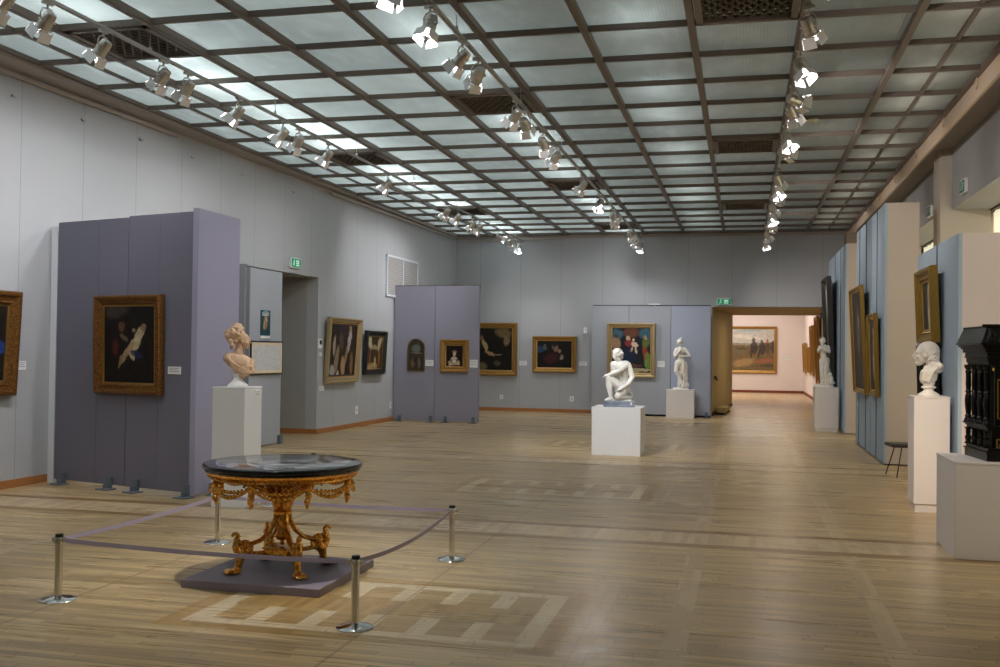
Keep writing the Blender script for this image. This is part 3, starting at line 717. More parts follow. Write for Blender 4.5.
# exit signs
M_green = Mat('exit_green', (.0, .22, .10), .4).emit((.0, .26, .11), .32).m
M_exitw = Mat('exit_white', (.8, .9, .85), .4).emit((.5, .9, .7), .30).m
M_gdim = paint('unlit_exit_green', (.0, .14, .07), .5); M_wdim = paint('unlit_exit_white', (.35, .50, .42), .5)
def exit_sign(label, loc, rz, w=.40, h=.19, lit=True):
    M_green, M_exitw = (globals()['M_green'], globals()['M_exitw']) if lit else (M_gdim, M_wdim)
    t = empty('exit_sign', label, 'exit sign', loc, rz, 'green exit signs')
    MB().box(-w/2, w/2, -.05, 0, -h/2, h/2).build('housing', M_white, t, bevel=.006)
    MB().box(-w/2+.018, w/2-.018, -.053, -.05, -h/2+.018, h/2-.018).build('face', M_green, t)
    s = h/.19; fx0 = -w*.24
    f = MB()                                                        # running figure
    f.ell((fx0+.012*s, -.055, .052*s), (.013*s, .003, .013*s), sub=2)
    for a, b, r in (((.004, .036), (-.004, -.004), .011), ((.004, .030), (.030, .014), .006), ((0, .03), (-.024, .018), .006), ((-.004, -.004), (.020, -.024), .008), ((.020, -.024), (.014, -.054), .007), ((-.006, -.004), (-.016, -.032), .008), ((-.016, -.032), (-.038, -.042), .007)):
        f.beam((fx0+a[0]*s, -.055, a[1]*s), (fx0+b[0]*s, -.055, b[1]*s), .004, r*1.6*s)
    f.build('running_figure', M_exitw, t)
    a = MB(); x0 = w*.10
    a.box(x0-.045*s, x0+.075*s, -.056, -.053, .018*s, .052*s)
    a.box(x0-.045*s, x0+.075*s, -.056, -.053, -.016*s, .008*s); a.box(x0-.045*s, x0+.075*s, -.056, -.053, -.052*s, -.028*s)
    a.build('pictogram', M_exitw, t)
    return t
exit_sign('green exit sign above the left doorway', (XW(18.28)+.004, 18.28, 3.42), RL, .42, .20)
exit_sign('green exit sign above the far doorway in the back wall', (-.54, YB-.004, 3.21), 0, .40, .19)
exit_sign('green exit sign on the near right lintel, larger of the two on right', (3.196, 16.25, 4.29), RR, .36, .21, False)
exit_sign('green exit sign on the far right lintel beyond the pillar', (3.196, 19.05, 4.30), RR, .36, .19, False)

# ------------------------------------------------------------------ lamp tracks and spotlights
TR = {'left': -6.26, 'middle': -2.82, 'right': .55}
for side, x in TR.items():
    t = empty('lamp_track', side+' ceiling lamp track running the length of the hall', 'lamp track', (x, 0, 4.94), group='ceiling lamp tracks')
    r = MB(); r.box(-.022, .022, -3, 28.6, -.016, .016); r.box(-.006, .006, -3, 28.6, -.022, -.016)
    r.build('rail', M_track, t, bevel=.003)
    for yc in range(0, 28, 3):
        MB().tube([(0, yc+.7, .016), (0, yc+.7, 5.21-4.94)], .004, 6).build('hanging_cable', M_track, t)
        MB().lathe([(.02, 0), (.02, .03), (.006, .05)], 10, (0, yc+.7, .012)).build('clamp', M_track, t)
def spot_proto():
    t = empty('track_spotlight', 'x', 'spotlight', (0, 0, 0), group='silver track spotlights')
    a = MB(); a.box(-.018, .018, -.06, .06, -.05, -.018); a.lathe([(.012, -.09), (.012, -.05)], 10); a.build('adapter', M_track, t, bevel=.004)
    y = MB()
    y.tube([(0, -.075, -.20), (0, -.078, -.14), (0, -.05, -.095), (0, 0, -.085), (0, .05, -.095), (0, .078, -.14), (0, .075, -.20)], .007, 8)
    y.build('yoke', M_track, t, smooth=True)
    b = MB()
    b.lathe([(.03, .085), (.05, .08), (.058, .05), (.058, .02), (.064, .02), (.064, .01), (.058, .01), (.058, -.02), (.064, -.02), (.064, -.03), (.060, -.03), (.062, -.07), (.072, -.075), (.072, -.09), (.062, -.09), (.05, -.05), (.02, .0)], 20)
    for s in (-1, 1): b.tube([(0, s*.055, 0), (0, s*.088, 0)], [.014, .012], 10)
    body = b.build('lamp_body', M_lampbody, t, smooth=.6); body.location = (0, 0, -.20)
    fr = MB()
    for s in (-1, 1):
        fr.box(-.075, .075, s*.075-.004, s*.075+.004, -.098, -.088); fr.box(s*.075-.004, s*.075+.004, -.075, .075, -.098, -.088)
    fr.build('door_frame', M_flap, body)
    for k in range(4):
        M = Matrix.Rotation(k*PI/2, 4, 'Z') @ Matrix.Translation((.078, 0, -.094)) @ Matrix.Rotation(-.16 if k % 2 else -.26, 4, 'Y')
        d = MB(); vs = []
        poly = [(-.062, 0), (.062, 0), (.070, -.095), (-.070, -.095)]
        aa = [d.bm.verts.new(M @ Vector((0, p, z))) for p, z in poly]; bb = [d.bm.verts.new(M @ Vector((.002, p, z))) for p, z in poly]
        d.bm.faces.new(aa); d.bm.faces.new(bb[::-1])
        for i in range(4): d.bm.faces.new((aa[i], aa[(i+1) % 4], bb[(i+1) % 4], bb[i]))
        d.build('barn_door', M_flap, body)
    MB().lathe([(1e-7, -.076), (.035, -.072), (.05, -.066), (.05, -.060), (1e-7, -.060)], 16).build('bulb', M_bulb, body, smooth=.6)
    return t
ORD = ['first', 'second', 'third', 'fourth', 'fifth', 'sixth', 'seventh', 'eighth', 'ninth', 'tenth', 'eleventh', 'twelfth', 'thirteenth', 'fourteenth', 'fifteenth', 'sixteenth', 'seventeenth']
proto = spot_proto(); used = False
LY = {'left': [7.50, 8.04, 8.88, 9.96, 10.47, 11.66, 12.96, 13.48, 14.53, 17.24, 20.98, 21.85, 23.15, 23.75, 25.78, 27.1, 28.2],
      'middle': [7.82, 8.83, 9.92, 10.56, 12.45, 12.95, 14.22, 15.25, 17.94, 20.15, 22.2, 23.1, 25.65, 27.6, 28.35],
      'right': [8.35, 9.55, 10.9, 12.3, 12.9, 14.5, 15.5, 17.9, 19.0, 20.1, 21.4, 22.8, 24.6, 26.2, 28.0]}
rs = random.Random(3)
def setup(r, tgt, power, color, cone=2.5):
    body = [c for c in r.children if c.name.startswith('lamp_body')][0]
    pos = Vector(r.location)+Vector((0, 0, -.20)); d = Vector(tgt)-pos
    az = math.atan2(d.y, d.x)
    el = math.atan2(math.hypot(d.x, d.y), -d.z)           # 0 = straight down
    el = min(el, 1.38)
    r.rotation_euler = (0, 0, az)
    body.rotation_euler = (0, -el, 0)
    L = LIGHTS.get((power, color, cone))
    if L is None:
        L = bpy.data.lights.new('spot_bulb_light', 'SPOT'); L.energy = power; L.color = color; L.spot_size = cone; L.spot_blend = 1.0; L.shadow_soft_size = .035
        LIGHTS[(power, color, cone)] = L
    o = bpy.data.objects.new('spot_bulb_light', L); COL.objects.link(o); o.parent = body; o.location = (0, 0, -.082)
LIGHTS = {}
NEUT = (1, .97, .95); WARM = (1, .80, .62)
for side in ('left', 'middle', 'right'):
    x = TR[side]
    for i, y in enumerate(LY[side]):
        lab = 'silver spotlight with barn doors, %s from the camera on the %s track' % (ORD[i], side)
        if not used: r = proto; used = True; r['label'] = lab; r.location = (x, y, 4.94)
        else: r = dup(proto, lab, (x, y, 4.94))
        cone = 2.5
        if side == 'left':
            tgt = (-8.6, y+rs.uniform(-.6, 1.4), 2.2); pw, colr = 34, NEUT
            if i in (14, 15): tgt = ((-1.66, 27.9, 1.9), (-5.4, 29, 1.6))[i-14]; pw = (260, 60)[i-14]; cone = 1.0
            if i == 16: tgt = (-6.6, 26.6, 0)
        elif side == 'middle':
            tgt = [(-6.4, y+2.0, .6), (-3.4, y-2.4, .8), (-1.5, y+3.0, .6), (-6.0, y+4, 1.5)][i % 4]; pw, colr = 38, NEUT
            if i in (0, 1): tgt = (-3.44, 7.3, .8)
            if i == 2: tgt = (-5.9, 10.9, 1.9); pw = 150; cone = 1.3
            if i in (5, 6): tgt = (-2.08, 17.4, 1.5); pw = 300; cone = 1.0
            if i in (12, 13): tgt = ((-1.62, 27.9, 1.7), (-5.3, 29, 1.4))[i-12]; pw = (120, 38)[i-12]; cone = 1.3
            if i == 14: tgt = (-2.9, 27.2, 0)
        else:
            tgt = [(2.76, y+1.6, 4.3), (2.2, y+2.2, 1.4), (1.9, y-1.6, 1.2)][i % 3]; pw, colr = 24, WARM
            if i == len(LY[side])-1: tgt = (1.8, 27.5, .5)
        setup(r, tgt, pw, colr, cone)
# lamps of the two tracks nearest the camera stand behind the frame's top edge: same tracks, not in view
for side, y, tgt, pw, cone, note in (('left', 5.0, (-8, 9.5, 1.6), 35, 2.0, 'alone'), ('middle', 6.6, (-3.5, 7.2, .5), 330, .9, 'farther of two'), ('middle', 4.0, (-4.5, 7.5, .2), 60, 1.6, 'nearer of two'), ('right', 6.2, (2.06, 12.2, .8), 1000, .30, 'middle of three'), ('right', 4.8, (2.4, 9.6, 1.2), 30, 1.6, 'nearest of three'), ('right', 7.3, (1.6, 13.5, .2), 45, 2.0, 'farthest of three')):
    r = dup(proto, 'silver spotlight on the %s track above the top edge, %s' % (side, note), (TR[side], y, 4.94))
    setup(r, tgt, pw, NEUT if side != 'right' else WARM, cone)

# ------------------------------------------------------------------ pedestals
def pedestal(label, x0, x1, y0, y1, h, mat, plinth=0, lid=True):
    cx_, cy_ = (x0+x1)/2, (y0+y1)/2
    t = empty('pedestal', label, 'pedestal', (cx_, cy_, 0)); a, b = (x1-x0)/2, (y1-y0)/2
    MB().box(-a, a, -b, b, plinth, h-.02).build('body', mat, t, bevel=.006)
    MB().box(-a-.004, a+.004, -b-.004, b+.004, h-.02, h).build('top_board', mat, t, bevel=.004)
    if plinth: MB().box(-a+.02, a-.02, -b+.02, b-.02, 0, plinth).build('plinth', mat, t)
    return t
pedestal('white pedestal under the terracotta bust behind the gilded table', -5.67, -5.28, 10.1, 10.50, 1.32, M_white)
pedestal('low wide white pedestal under the crouching marble figure', -2.51, -1.68, 17.2, 18.0, .82, M_white)
pedestal('small grey-white pedestal under the standing statue by the back partition', -2.03, -1.28, 27.75, 28.25, .77, M_white2)
pedestal('white pedestal under the slim statue on the far right', 1.60, 2.12, 24.4, 24.95, 1.01, M_white2, .07)
pedestal('tall narrow white pedestal under the white bust on right', 1.87, 2.25, 12.2, 12.62, 1.30, M_white2, .09)
pedestal('broad low white pedestal under the black cabinet', 1.79, 3.45, 9.48, 10.35, .84, M_white2)

# ------------------------------------------------------------------ sculpture
def head(mb, c, r, yaw=0, tilt=0, hair=None, roll=0):
    """head of radius r (half face height); face looks to local +x before yaw"""
    M = Matrix.Translation(c) @ Euler((roll, tilt, yaw)).to_matrix().to_4x4()
    def e(p, s, sub=2):
        Q = M @ Matrix.Translation(Vector(p)*r) @ Matrix.Diagonal((*(Vector(s)*r), 1)); bmesh.ops.create_icosphere(mb.bm, subdivisions=sub, radius=1, matrix=Q)
    e((-.08, 0, .18), (.86, .70, .80), 3); e((.22, 0, -.25), (.52, .52, .70), 3)
    e((.42, 0, -.80), (.26, .28, .22))                                    # chin
    e((.66, 0, .16), (.16, .44, .10))                                     # brow
    e((.80, 0, -.10), (.13, .11, .26)); e((.90, 0, -.24), (.12, .13, .10))   # nose
    e((.70, 0, -.47), (.12, .22, .07)); e((.68, 0, -.60), (.12, .19, .07))   # lips
    for s in (-1, 1):
        e((.60, s*.26, .00), (.10, .15, .08)); e((.45, s*.38, -.25), (.26, .17, .2)); e((-.05, s*.70, -.10), (.16, .08, .26))
    return M
def hand(mb, p, d, side, s=1.0, curl=.5):
    """five fingers, p wrist, d direction"""
    p = Vector(p); d = Vector(d).normalized(); side = Vector(side).normalized(); n = d.cross(side).normalized()
    mb.cap(p, p+d*.055*s, .020*s, .024*s)
    for k, L in enumerate((.060, .070, .066, .052)):
        b = p+d*.060*s+side*(k-1.5)*.0165*s
        q = b+d*L*.5*s+n*curl*.01*s; e = q+(d*(1-curl)+n*curl)*L*.5*s
        mb.cap(b, q, .0085*s, .008*s, 8); mb.cap(q, e, .008*s, .007*s, 8)
    b = p+d*.015*s-side*.022*s; q = b+(d*.6-side*.7)*.035*s; mb.cap(b, q, .011*s, .009*s, 8); mb.cap(q, q+(d+n*.3)*.03*s, .009*s, .008*s, 8)
def face_rz(x, y): return math.atan2(-x, y)

# terracotta bust
t = empty('bust', 'terracotta bust of a woman with piled hair on white pedestal', 'bust', (-5.475, 10.30, 1.32), face_rz(-5.53, 10.31))
MB().lathe([(1e-7, 0), (.115, 0), (.118, .012), (.10, .03), (.085, .04), (.05, .075), (.042, .10), (.058, .125), (.06, .14), (1e-7, .15)], 28).build('socle', M_statue, t, smooth=.5, label='white round socle')
b = MB()
b.chain([(.03, 0, .13), (.03, 0, .19)], [.055, .085])
b.ell((.01, 0, .275), (.15, .11, .095), (0, .22, 0), 3); b.ell((.05, -.02, .20), (.10, .09, .075), (0, .2, 0))
b.ell((-.105, 0, .315), (.06, .09, .06)); b.ell((.135, 0, .25), (.05, .08, .07)); b.ell((.09, -.05, .225), (.06, .055, .055)); b.ell((.0, -.06, .26), (.06, .045, .05))
b.chain([(-.005, 0, .34), (.01, 0, .42), (.02, 0, .47)], [.060, .038, .036])
head(b, (.050, 0, .510), .092, -.15)
def onchest(x, z, lift=.004):                        # point on the front of the chest
    q = max(0, 1-((x-.01)/.155)**2-((z-.275)/.11)**2)
    return Vector((x, -.112*math.sqrt(q)-lift, z))
for k in range(8):                                                      # folds of drapery crossing the chest
    pts_ = []
    for i_ in range(9):
        u_ = i_/8; x_0 = -.135+.008*k+(.285-.020*k)*u_; z_0 = .350-.017*k-(.150-.012*k)*u_-.050*math.sin(PI*u_)
        pts_.append(onchest(x_0, z_0))
    b.tube(pts_, [.005]+[.0075]*7+[.005], 8)
for k in range(4): b.tube([onchest(-.13+.03*k, .345-.004*k), onchest(-.10+.03*k, .375-.01*k, -.01), Vector((-.075+.03*k, .02, .375-.006*k))], .009, 8)
for k in range(6): b.ell((.165-.012*k, -.05-.01*(k % 3), .17+.02*(k % 4)), (.026, .026, .034))
for k in range(5): b.tube([(.16-.02*k, -.06, .19), (.13-.02*k, -.085, .155), (.10-.022*k, -.06, .12)], .014, 8)
b.organic('figure', M_terra, t, .005, 2)
h = MB()
h.ell((-.015, 0, .565), (.095, .085, .085), (0, 0, 0), 3)
rr = random.Random(5)
for k in range(70):
    a = rr.uniform(0, 2*PI); el = rr.uniform(-.1, 1.4)
    p = Vector((-.02+.095*math.cos(el)*math.cos(a), .086*math.cos(el)*math.sin(a), .575+.095*math.sin(el)))
    if p.x > .045 or (p.x > .02 and p.z < .61): continue
    h.ell(p, rr.uniform(.014, .024), sub=2)
for p, r in (((0, 0, .665), .045), ((-.03, 0, .680), .032), ((.015, -.01, .660), .030), ((-.10, 0, .60), .045), ((-.115, -.02, .565), .035), ((-.095, 0, .53), .038), ((-.075, -.04, .50), .034), ((-.065, -.05, .46), .028), ((-.07, -.03, .43), .022), ((-.03, -.06, .50), .022), ((-.125, 0, .60), .028), ((-.05, -.03, .48), .03)): h.ell(p, r)
h.organic('hair', M_terra, t, .005, 2)

# crouching figure
t = empty('statue', 'white marble statue of a crouching nude figure', 'statue', (-2.08, 17.50, .82), face_rz(-2.08, 17.5))
MB().box(-.27, .27, -.20, .20, 0, .035).build('plinth', M_bluestone, t, bevel=.006); 
MB().box(-.25, .25, -.18, .18, .035, .105).build('plinth', M_bluestone, t, bevel=.012); MB().box(.19, .215, -.187, -.18, .03, .09).build('number_tag', M_card, t)
b = MB(); Z = .10
def P(x, y, z): return Vector((x, y, z+Z))
b.ell(P(0, .0, -.0), (.22, .15, .03), sub=3)
b.chain([P(.07, .03, .24), P(.06, .02, .36), P(.02, .0, .50), P(0, -.02, .60)], [.115, .095, .115, .10])
b.chain([P(-.10, -.03, .62), P(.11, .0, .63)], [.065, .068]); b.ell(P(.06, .05, .46), (.10, .09, .17), (0, .1, 0))
b.chain([P(0, -.03, .64), P(-.03, -.06, .73)], [.055, .045])
head(b, P(-.055, -.075, .79), .088, PI+.55, .35)
hh = [(-.02, -.04, .85, .06), (-.07, -.08, .86, .045), (.02, -.03, .80, .045), (.03, -.02, .75, .035), (-.03, -.11, .85, .035), (.0, -.09, .80, .035), (-.10, -.09, .85, .03), (.03, -.05, .83, .03), (-.05, -.03, .88, .03), (.02, -.07, .77, .025)]
# raised leg (image left)
b.chain([P(.0, -.02, .22), P(-.10, -.10, .33), P(-.185, -.14, .405)], [.095, .082, .062]); b.chain([P(-.185, -.14, .40), P(-.175, -.12, .26), P(-.145, -.10, .08), P(-.14, -.10, .045)], [.058, .055, .034, .034])
b.chain([P(-.13, -.10, .035), P(-.19, -.13, .03), P(-.23, -.15, .02)], [.034, .032, .02])
for k in range(5): b.cap(P(-.215+.012*k, -.165+.014*k-.03, .02), P(-.25+.012*k, -.18+.012*k-.02, .015), .012, .01, 8)
# kneeling leg
b.chain([P(.10, .02, .22), P(.05, -.10, .17), P(-.02, -.17, .09)], [.10, .085, .062]); b.chain([P(-.02, -.17, .08), P(.10, -.06, .06), P(.19, .06, .05)], [.058, .055, .036])
b.chain([P(.19, .06, .06), P(.21, .08, .12), P(.19, .06, .02)], [.034, .03, .03])
# resting arm and hanging arm
b.chain([P(-.10, -.03, .61), P(-.11, -.03, .50), P(-.12, -.03, .44)], [.055, .045, .04]); b.chain([P(.10, -.05, .60), P(.02, -.15, .54), P(-.09, -.18, .485), P(-.18, -.17, .445)], [.055, .050, .042, .030])
hand(b, P(-.185, -.17, .45), (-1, .0, -.3), (0, 1, 0), 1.0, .5)
b.chain([P(.14, .0, .62), P(.19, -.01, .50), P(.215, -.03, .40)], [.060, .050, .044]); b.chain([P(.215, -.03, .40), P(.15, -.13, .30), P(.06, -.20, .235)], [.043, .038, .024])
hand(b, P(.055, -.205, .23), (-.8, -.2, -.5), (.3, -.9, 0), 1.0, .4)
b.organic('figure', M_statue, t, .007, 4)
h = MB()
for x, y, z, r in hh: h.ell(P(x, y, z), r)
rr = random.Random(2)
for k in range(26): a = rr.uniform(0, 2*PI); e = rr.uniform(.1, 1.4); h.ell(P(-.03+.085*math.cos(a)*math.cos(e), -.06+.08*math.sin(a)*math.cos(e), .80+.085*math.sin(e)), .02)
h.organic('hair', M_statue, t, .007, 1)

# standing figure by the back partition
t = empty('statue', 'white marble statue of a standing woman with crossed legs near back wall', 'statue', (-1.66, 27.98, .77), face_rz(-1.66, 27.98))
b = MB()
MB().lathe([(1e-7, 0), (.21, 0), (.215, .02), (.20, .05), (1e-7, .055)], 24, squash=.8).build('base', M_statue2, t, smooth=.5)
b.chain([(-.02, 0, .72), (-.03, 0, .86), (-.01, 0, 1.00), (-.01, 0, 1.08)], [.115, .078, .10, .085]); b.chain([(-.12, 0, 1.09), (.11, 0, 1.09)], [.05, .052]); b.ell((-.02, .01, .74), (.14, .11, .11))
b.chain([(-.02, 0, 1.12), (-.04, -.01, 1.20)], [.042, .036]); head(b, (-.055, -.02, 1.275), .078, PI+.8, .1)
b.chain([(-.13, 0, 1.08), (-.17, -.04, .98), (-.15, -.10, .90)], [.045, .038, .034]); b.chain([(-.15, -.10, .90), (-.05, -.13, 1.02)], [.034, .022]); hand(b, (-.05, -.13, 1.02), (.5, 0, .8), (.8, 0, -.5), .9)
b.chain([(.12, 0, 1.08), (.19, -.02, .99), (.23, -.04, .915)], [.046, .04, .034]); b.chain([(.23, -.04, .915), (.08, -.12, .91)], [.034, .022]); hand(b, (.07, -.12, .91), (-1, 0, .1), (0, 0, 1), .9)
for s in (-1, 1): b.ell((-.01+s*.05, -.085, 1.02), (.045, .04, .045))
b.chain([(-.07, -.02, .70), (-.12, -.06, .50), (-.07, -.05, .42), (.03, -.05, .20), (.055, -.06, .10)], [.10, .062, .055, .044, .03]); b.chain([(.055, -.06, .09), (.02, -.12, .07)], [.03, .022])
b.chain([(.05, 0, .70), (.02, 0, .45), (-.03, .01, .25), (-.045, .0, .09)], [.10, .068, .05, .035]); b.chain([(-.045, 0, .08), (-.07, -.09, .07)], [.032, .025])
for k in range(6): b.tube([(.05+.020*k, -.10+.020*k, .84-.02*k), (.085+.018*k, -.085+.012*k, .62), (.06+.022*k, -.075+.012*k+.01*(k % 2), .45), (.09+.017*k, -.085+.010*k, .28), (.06+.024*k, -.08+.014*k, .06)], [.014, .017, .013, .018, .014], 8)
b.ell((.14, 0, .12), (.09, .08, .10)); b.ell((.13, 0, .45), (.05, .05, .12))
b.organic('figure', M_statue2, t, .009, 3)
h = MB(); h.ell((-.03, .0, 1.31), (.085, .08, .06)); h.chain([(-.02, 0, 1.33), (.015, 0, 1.415)], [.055, .015]); h.ell((.02, .02, 1.25), (.04, .05, .05)); h.organic('headdress', M_statue2, t, .009, 2)

# slim statue on the far right
t = empty('statue', 'slim white statue with small animal at its feet on far right pedestal', 'statue', (1.82, 24.66, 1.01), face_rz(1.84, 24.66))
MB().lathe([(1e-7, 0), (.22, 0), (.225, .02), (.20, .06), (1e-7, .065)], 24, squash=.8).build('base', M_statue2, t, smooth=.5)
b = MB()
b.chain([(.0, 0, .62), (-.02, 0, .75), (-.01, 0, .88), (-.01, 0, .93)], [.085, .068, .082, .07]); b.chain([(-.09, 0, .93), (.08, 0, .93)], [.045, .045]); b.chain([(-.03, 0, .95), (-.045, -.01, 1.02)], [.036, .032])
head(b, (-.055, -.015, 1.075), .068, PI+.6, .15)
b.chain([(-.10, 0, .92), (-.13, -.05, .83), (-.08, -.10, .88), (-.03, -.09, .98)], [.038, .032, .028, .02]); hand(b, (-.03, -.09, .98), (0, 0, 1), (1, 0, 0), .8)
b.chain([(.09, 0, .92), (.11, -.05, .82), (.02, -.11, .86), (-.05, -.10, .90)], [.038, .032, .028, .02]); hand(b, (-.05, -.1, .9), (-1, 0, .2), (0, 0, 1), .8)
b.chain([(-.04, 0, .62), (-.05, -.03, .38), (-.05, 0, .12), (-.05, 0, .08)], [.075, .052, .034, .03]); b.chain([(-.05, 0, .08), (-.08, -.08, .075)], [.03, .022])
b.chain([(.05, 0, .62), (.05, -.01, .38), (.03, .02, .12), (.03, .02, .08)], [.075, .052, .036, .03]); b.chain([(.03, .02, .08), (.0, -.06, .075)], [.03, .022])
b.chain([(.06, .02, .50), (.10, .03, .30), (.09, .03, .06)], [.04, .05, .06])
b.organic('figure', M_statue2, t, .009, 3)
h = MB(); h.ell((-.04, 0, 1.11), (.075, .07, .045)); h.ell((.0, .01, 1.07), (.04, .05, .05)); h.organic('hair', M_statue2, t, .009, 2)
d = MB(); d.chain([(.14, .0, .10), (.15, -.01, .20), (.14, -.02, .26)], [.07, .06, .045]); d.ell((.13, -.03, .29), (.05, .045, .045)); d.ell((.09, -.05, .28), (.035, .025, .022)); d.chain([(.11, -.06, .20), (.10, -.07, .08)], [.025, .022]); d.chain([(.17, -.06, .18), (.17, -.07, .08)], [.025, .022]); d.ell((.15, -.02, .335), (.012, .01, .025)); d.ell((.12, -.04, .335), (.012, .01, .025))
d.ell((.21, .02, .10), (.04, .05, .04))
d.organic('animal', M_statue2, t, .008, 2)

# white bust on right, bald elderly man in classical drapery
t = empty('bust', 'white marble bust of an elderly man on the tall narrow pedestal', 'bust', (2.06, 12.42, 1.30), face_rz(2.06, 12.42))
MB().lathe([(1e-7, 0), (.115, 0), (.12, .015), (.10, .03), (.06, .055), (.05, .075), (.075, .092), (.082, .10), (.075, .11), (1e-7, .115)], 28).build('socle', M_statue2, t, smooth=.5)
b = MB()
b.chain([(.0, 0, .12), (.0, 0, .19)], [.062, .075]); b.ell((.0, 0, .235), (.10, .12, .10)); b.ell((.075, 0, .315), (.085, .14, .065)); b.chain([(.115, -.11, .345), (.115, .11, .345)], [.040, .040])
b.ell((-.055, 0, .205), (.045, .08, .075)); b.chain([(.055, 0, .34), (.03, 0, .42), (.0, 0, .46)], [.082, .070, .07])
head(b, (-.045, 0, .475), .125, PI, -.10)
b.ell((-.005, 0, .51), (.125, .098, .115), sub=3)
b.ell((-.160, 0, .452), (.020, .017, .034), (0, .4, 0)); b.ell((-.105, 0, .375), (.045, .04, .035))
for k in range(5): b.tube([(.135-.022*k, -.120, .372-.004*k), (.055-.026*k, -.140+.008*k, .29-.004*k), (.0-.018*k, -.108, .16+.006*k)], .0095, 8)
for k in range(3): b.tube([(.01-.02*k, -.06, .35), (-.05-.010*k, -.085, .27), (-.078, -.05, .17+.02*k)], .011, 8)
b.organic('figure', M_statue2, t, .005, 2)
h = MB(); rr = random.Random(8)
for k in range(46):
    a = rr.uniform(-1.75, 1.75); zz = rr.uniform(.41, .50)
    h.ell((.0+.098*math.cos(a), .088*math.sin(a), zz), rr.uniform(.014, .022))
h.organic('hair', M_statue2, t, .006, 2)

# ------------------------------------------------------------------ gilded table on its platform
tp = MB().box(-3.965, -2.885, 6.66, 7.74, 0, .06).build('low_platform', M_plat, bevel=.004)
tag(tp, 'low mauve square platform under the gilded table', 'platform')
t = empty('gilded_table', 'round black marble topped table on gilded scroll legs', 'table', (-3.42, 7.18, .063))
t.scale = (.985, .985, .985)
mm2 = Mat('black_inlaid_marble', (.01, .01, .012), .12)
_x, _y, _z = mm2.xyz(); rad = (_x*_x+_y*_y).sqrt()
_nn = mm2.noise(scale=9, detail=4)
ringm = rad.between(.28, .47)*(_nn.gt(.50)); ringc = rad.lt(.22)*(_nn.gt(.46)); line = (rad-.50).abs().lt(.008)+(rad-.27).abs().lt(.008)
c_ = mm2.mix(((mm2.noise(scale=4, detail=5)-.55)*6).cl()*.5, (.008, .009, .011), (.10, .11, .13))
c_ = mm2.mix(ringm*_z.gt(.80)*.6, c_, (.30, .31, .34)); c_ = mm2.mix(ringc*_z.gt(.80)*.6, c_, (.34, .34, .38)); c_ = mm2.mix(line.cl()*_z.gt(.80)*.7, c_, (.42, .42, .44)); mm2.base(c_)
MB().lathe([(1e-7, .775), (.56, .775), (.588, .778), (.597, .786), (.594, .792), (.604, .796), (.608, .803), (.608, .822), (.604, .829), (.595, .831), (1e-7, .830)], 96).build('table_top', mm2.m, t, smooth=.5, label='black marble top with pale inlay')
a = MB().lathe([(.46, .715), (.545, .715), (.558, .725), (.553, .74), (.568, .75), (.582, .765), (.588, .775), (.46, .775)], 72)
for k in range(96):
    q = 2*PI*k/96; a.ell((.565*math.cos(q), .565*math.sin(q), .742), .009, sub=1)
a.build('apron', M_gold, t, smooth=.7)
s = MB()
s.lathe([(1e-7, .185), (.012, .19), (.02, .205), (.012, .22), (.045, .235), (.062, .26), (.058, .275), (.045, .29), (.04, .33), (.052, .37), (.055, .40), (.048, .42), (.07, .43), (.075, .45), (.06, .465), (.05, .48), (.066, .50), (.05, .53), (.055, .60), (.075, .65), (.10, .70), (1e-7, .70)], 32)
for k in range(8):
    q = 2*PI*k/8
    s.tube([(.06*math.cos(q), .06*math.sin(q), .50), (.075*math.cos(q), .075*math.sin(q), .58), (.12*math.cos(q), .12*math.sin(q), .65), (.17*math.cos(q), .17*math.sin(q), .69)], [.014, .02, .018, .008], 8)
s.build('pedestal_stem', M_gold, t, smooth=.7)
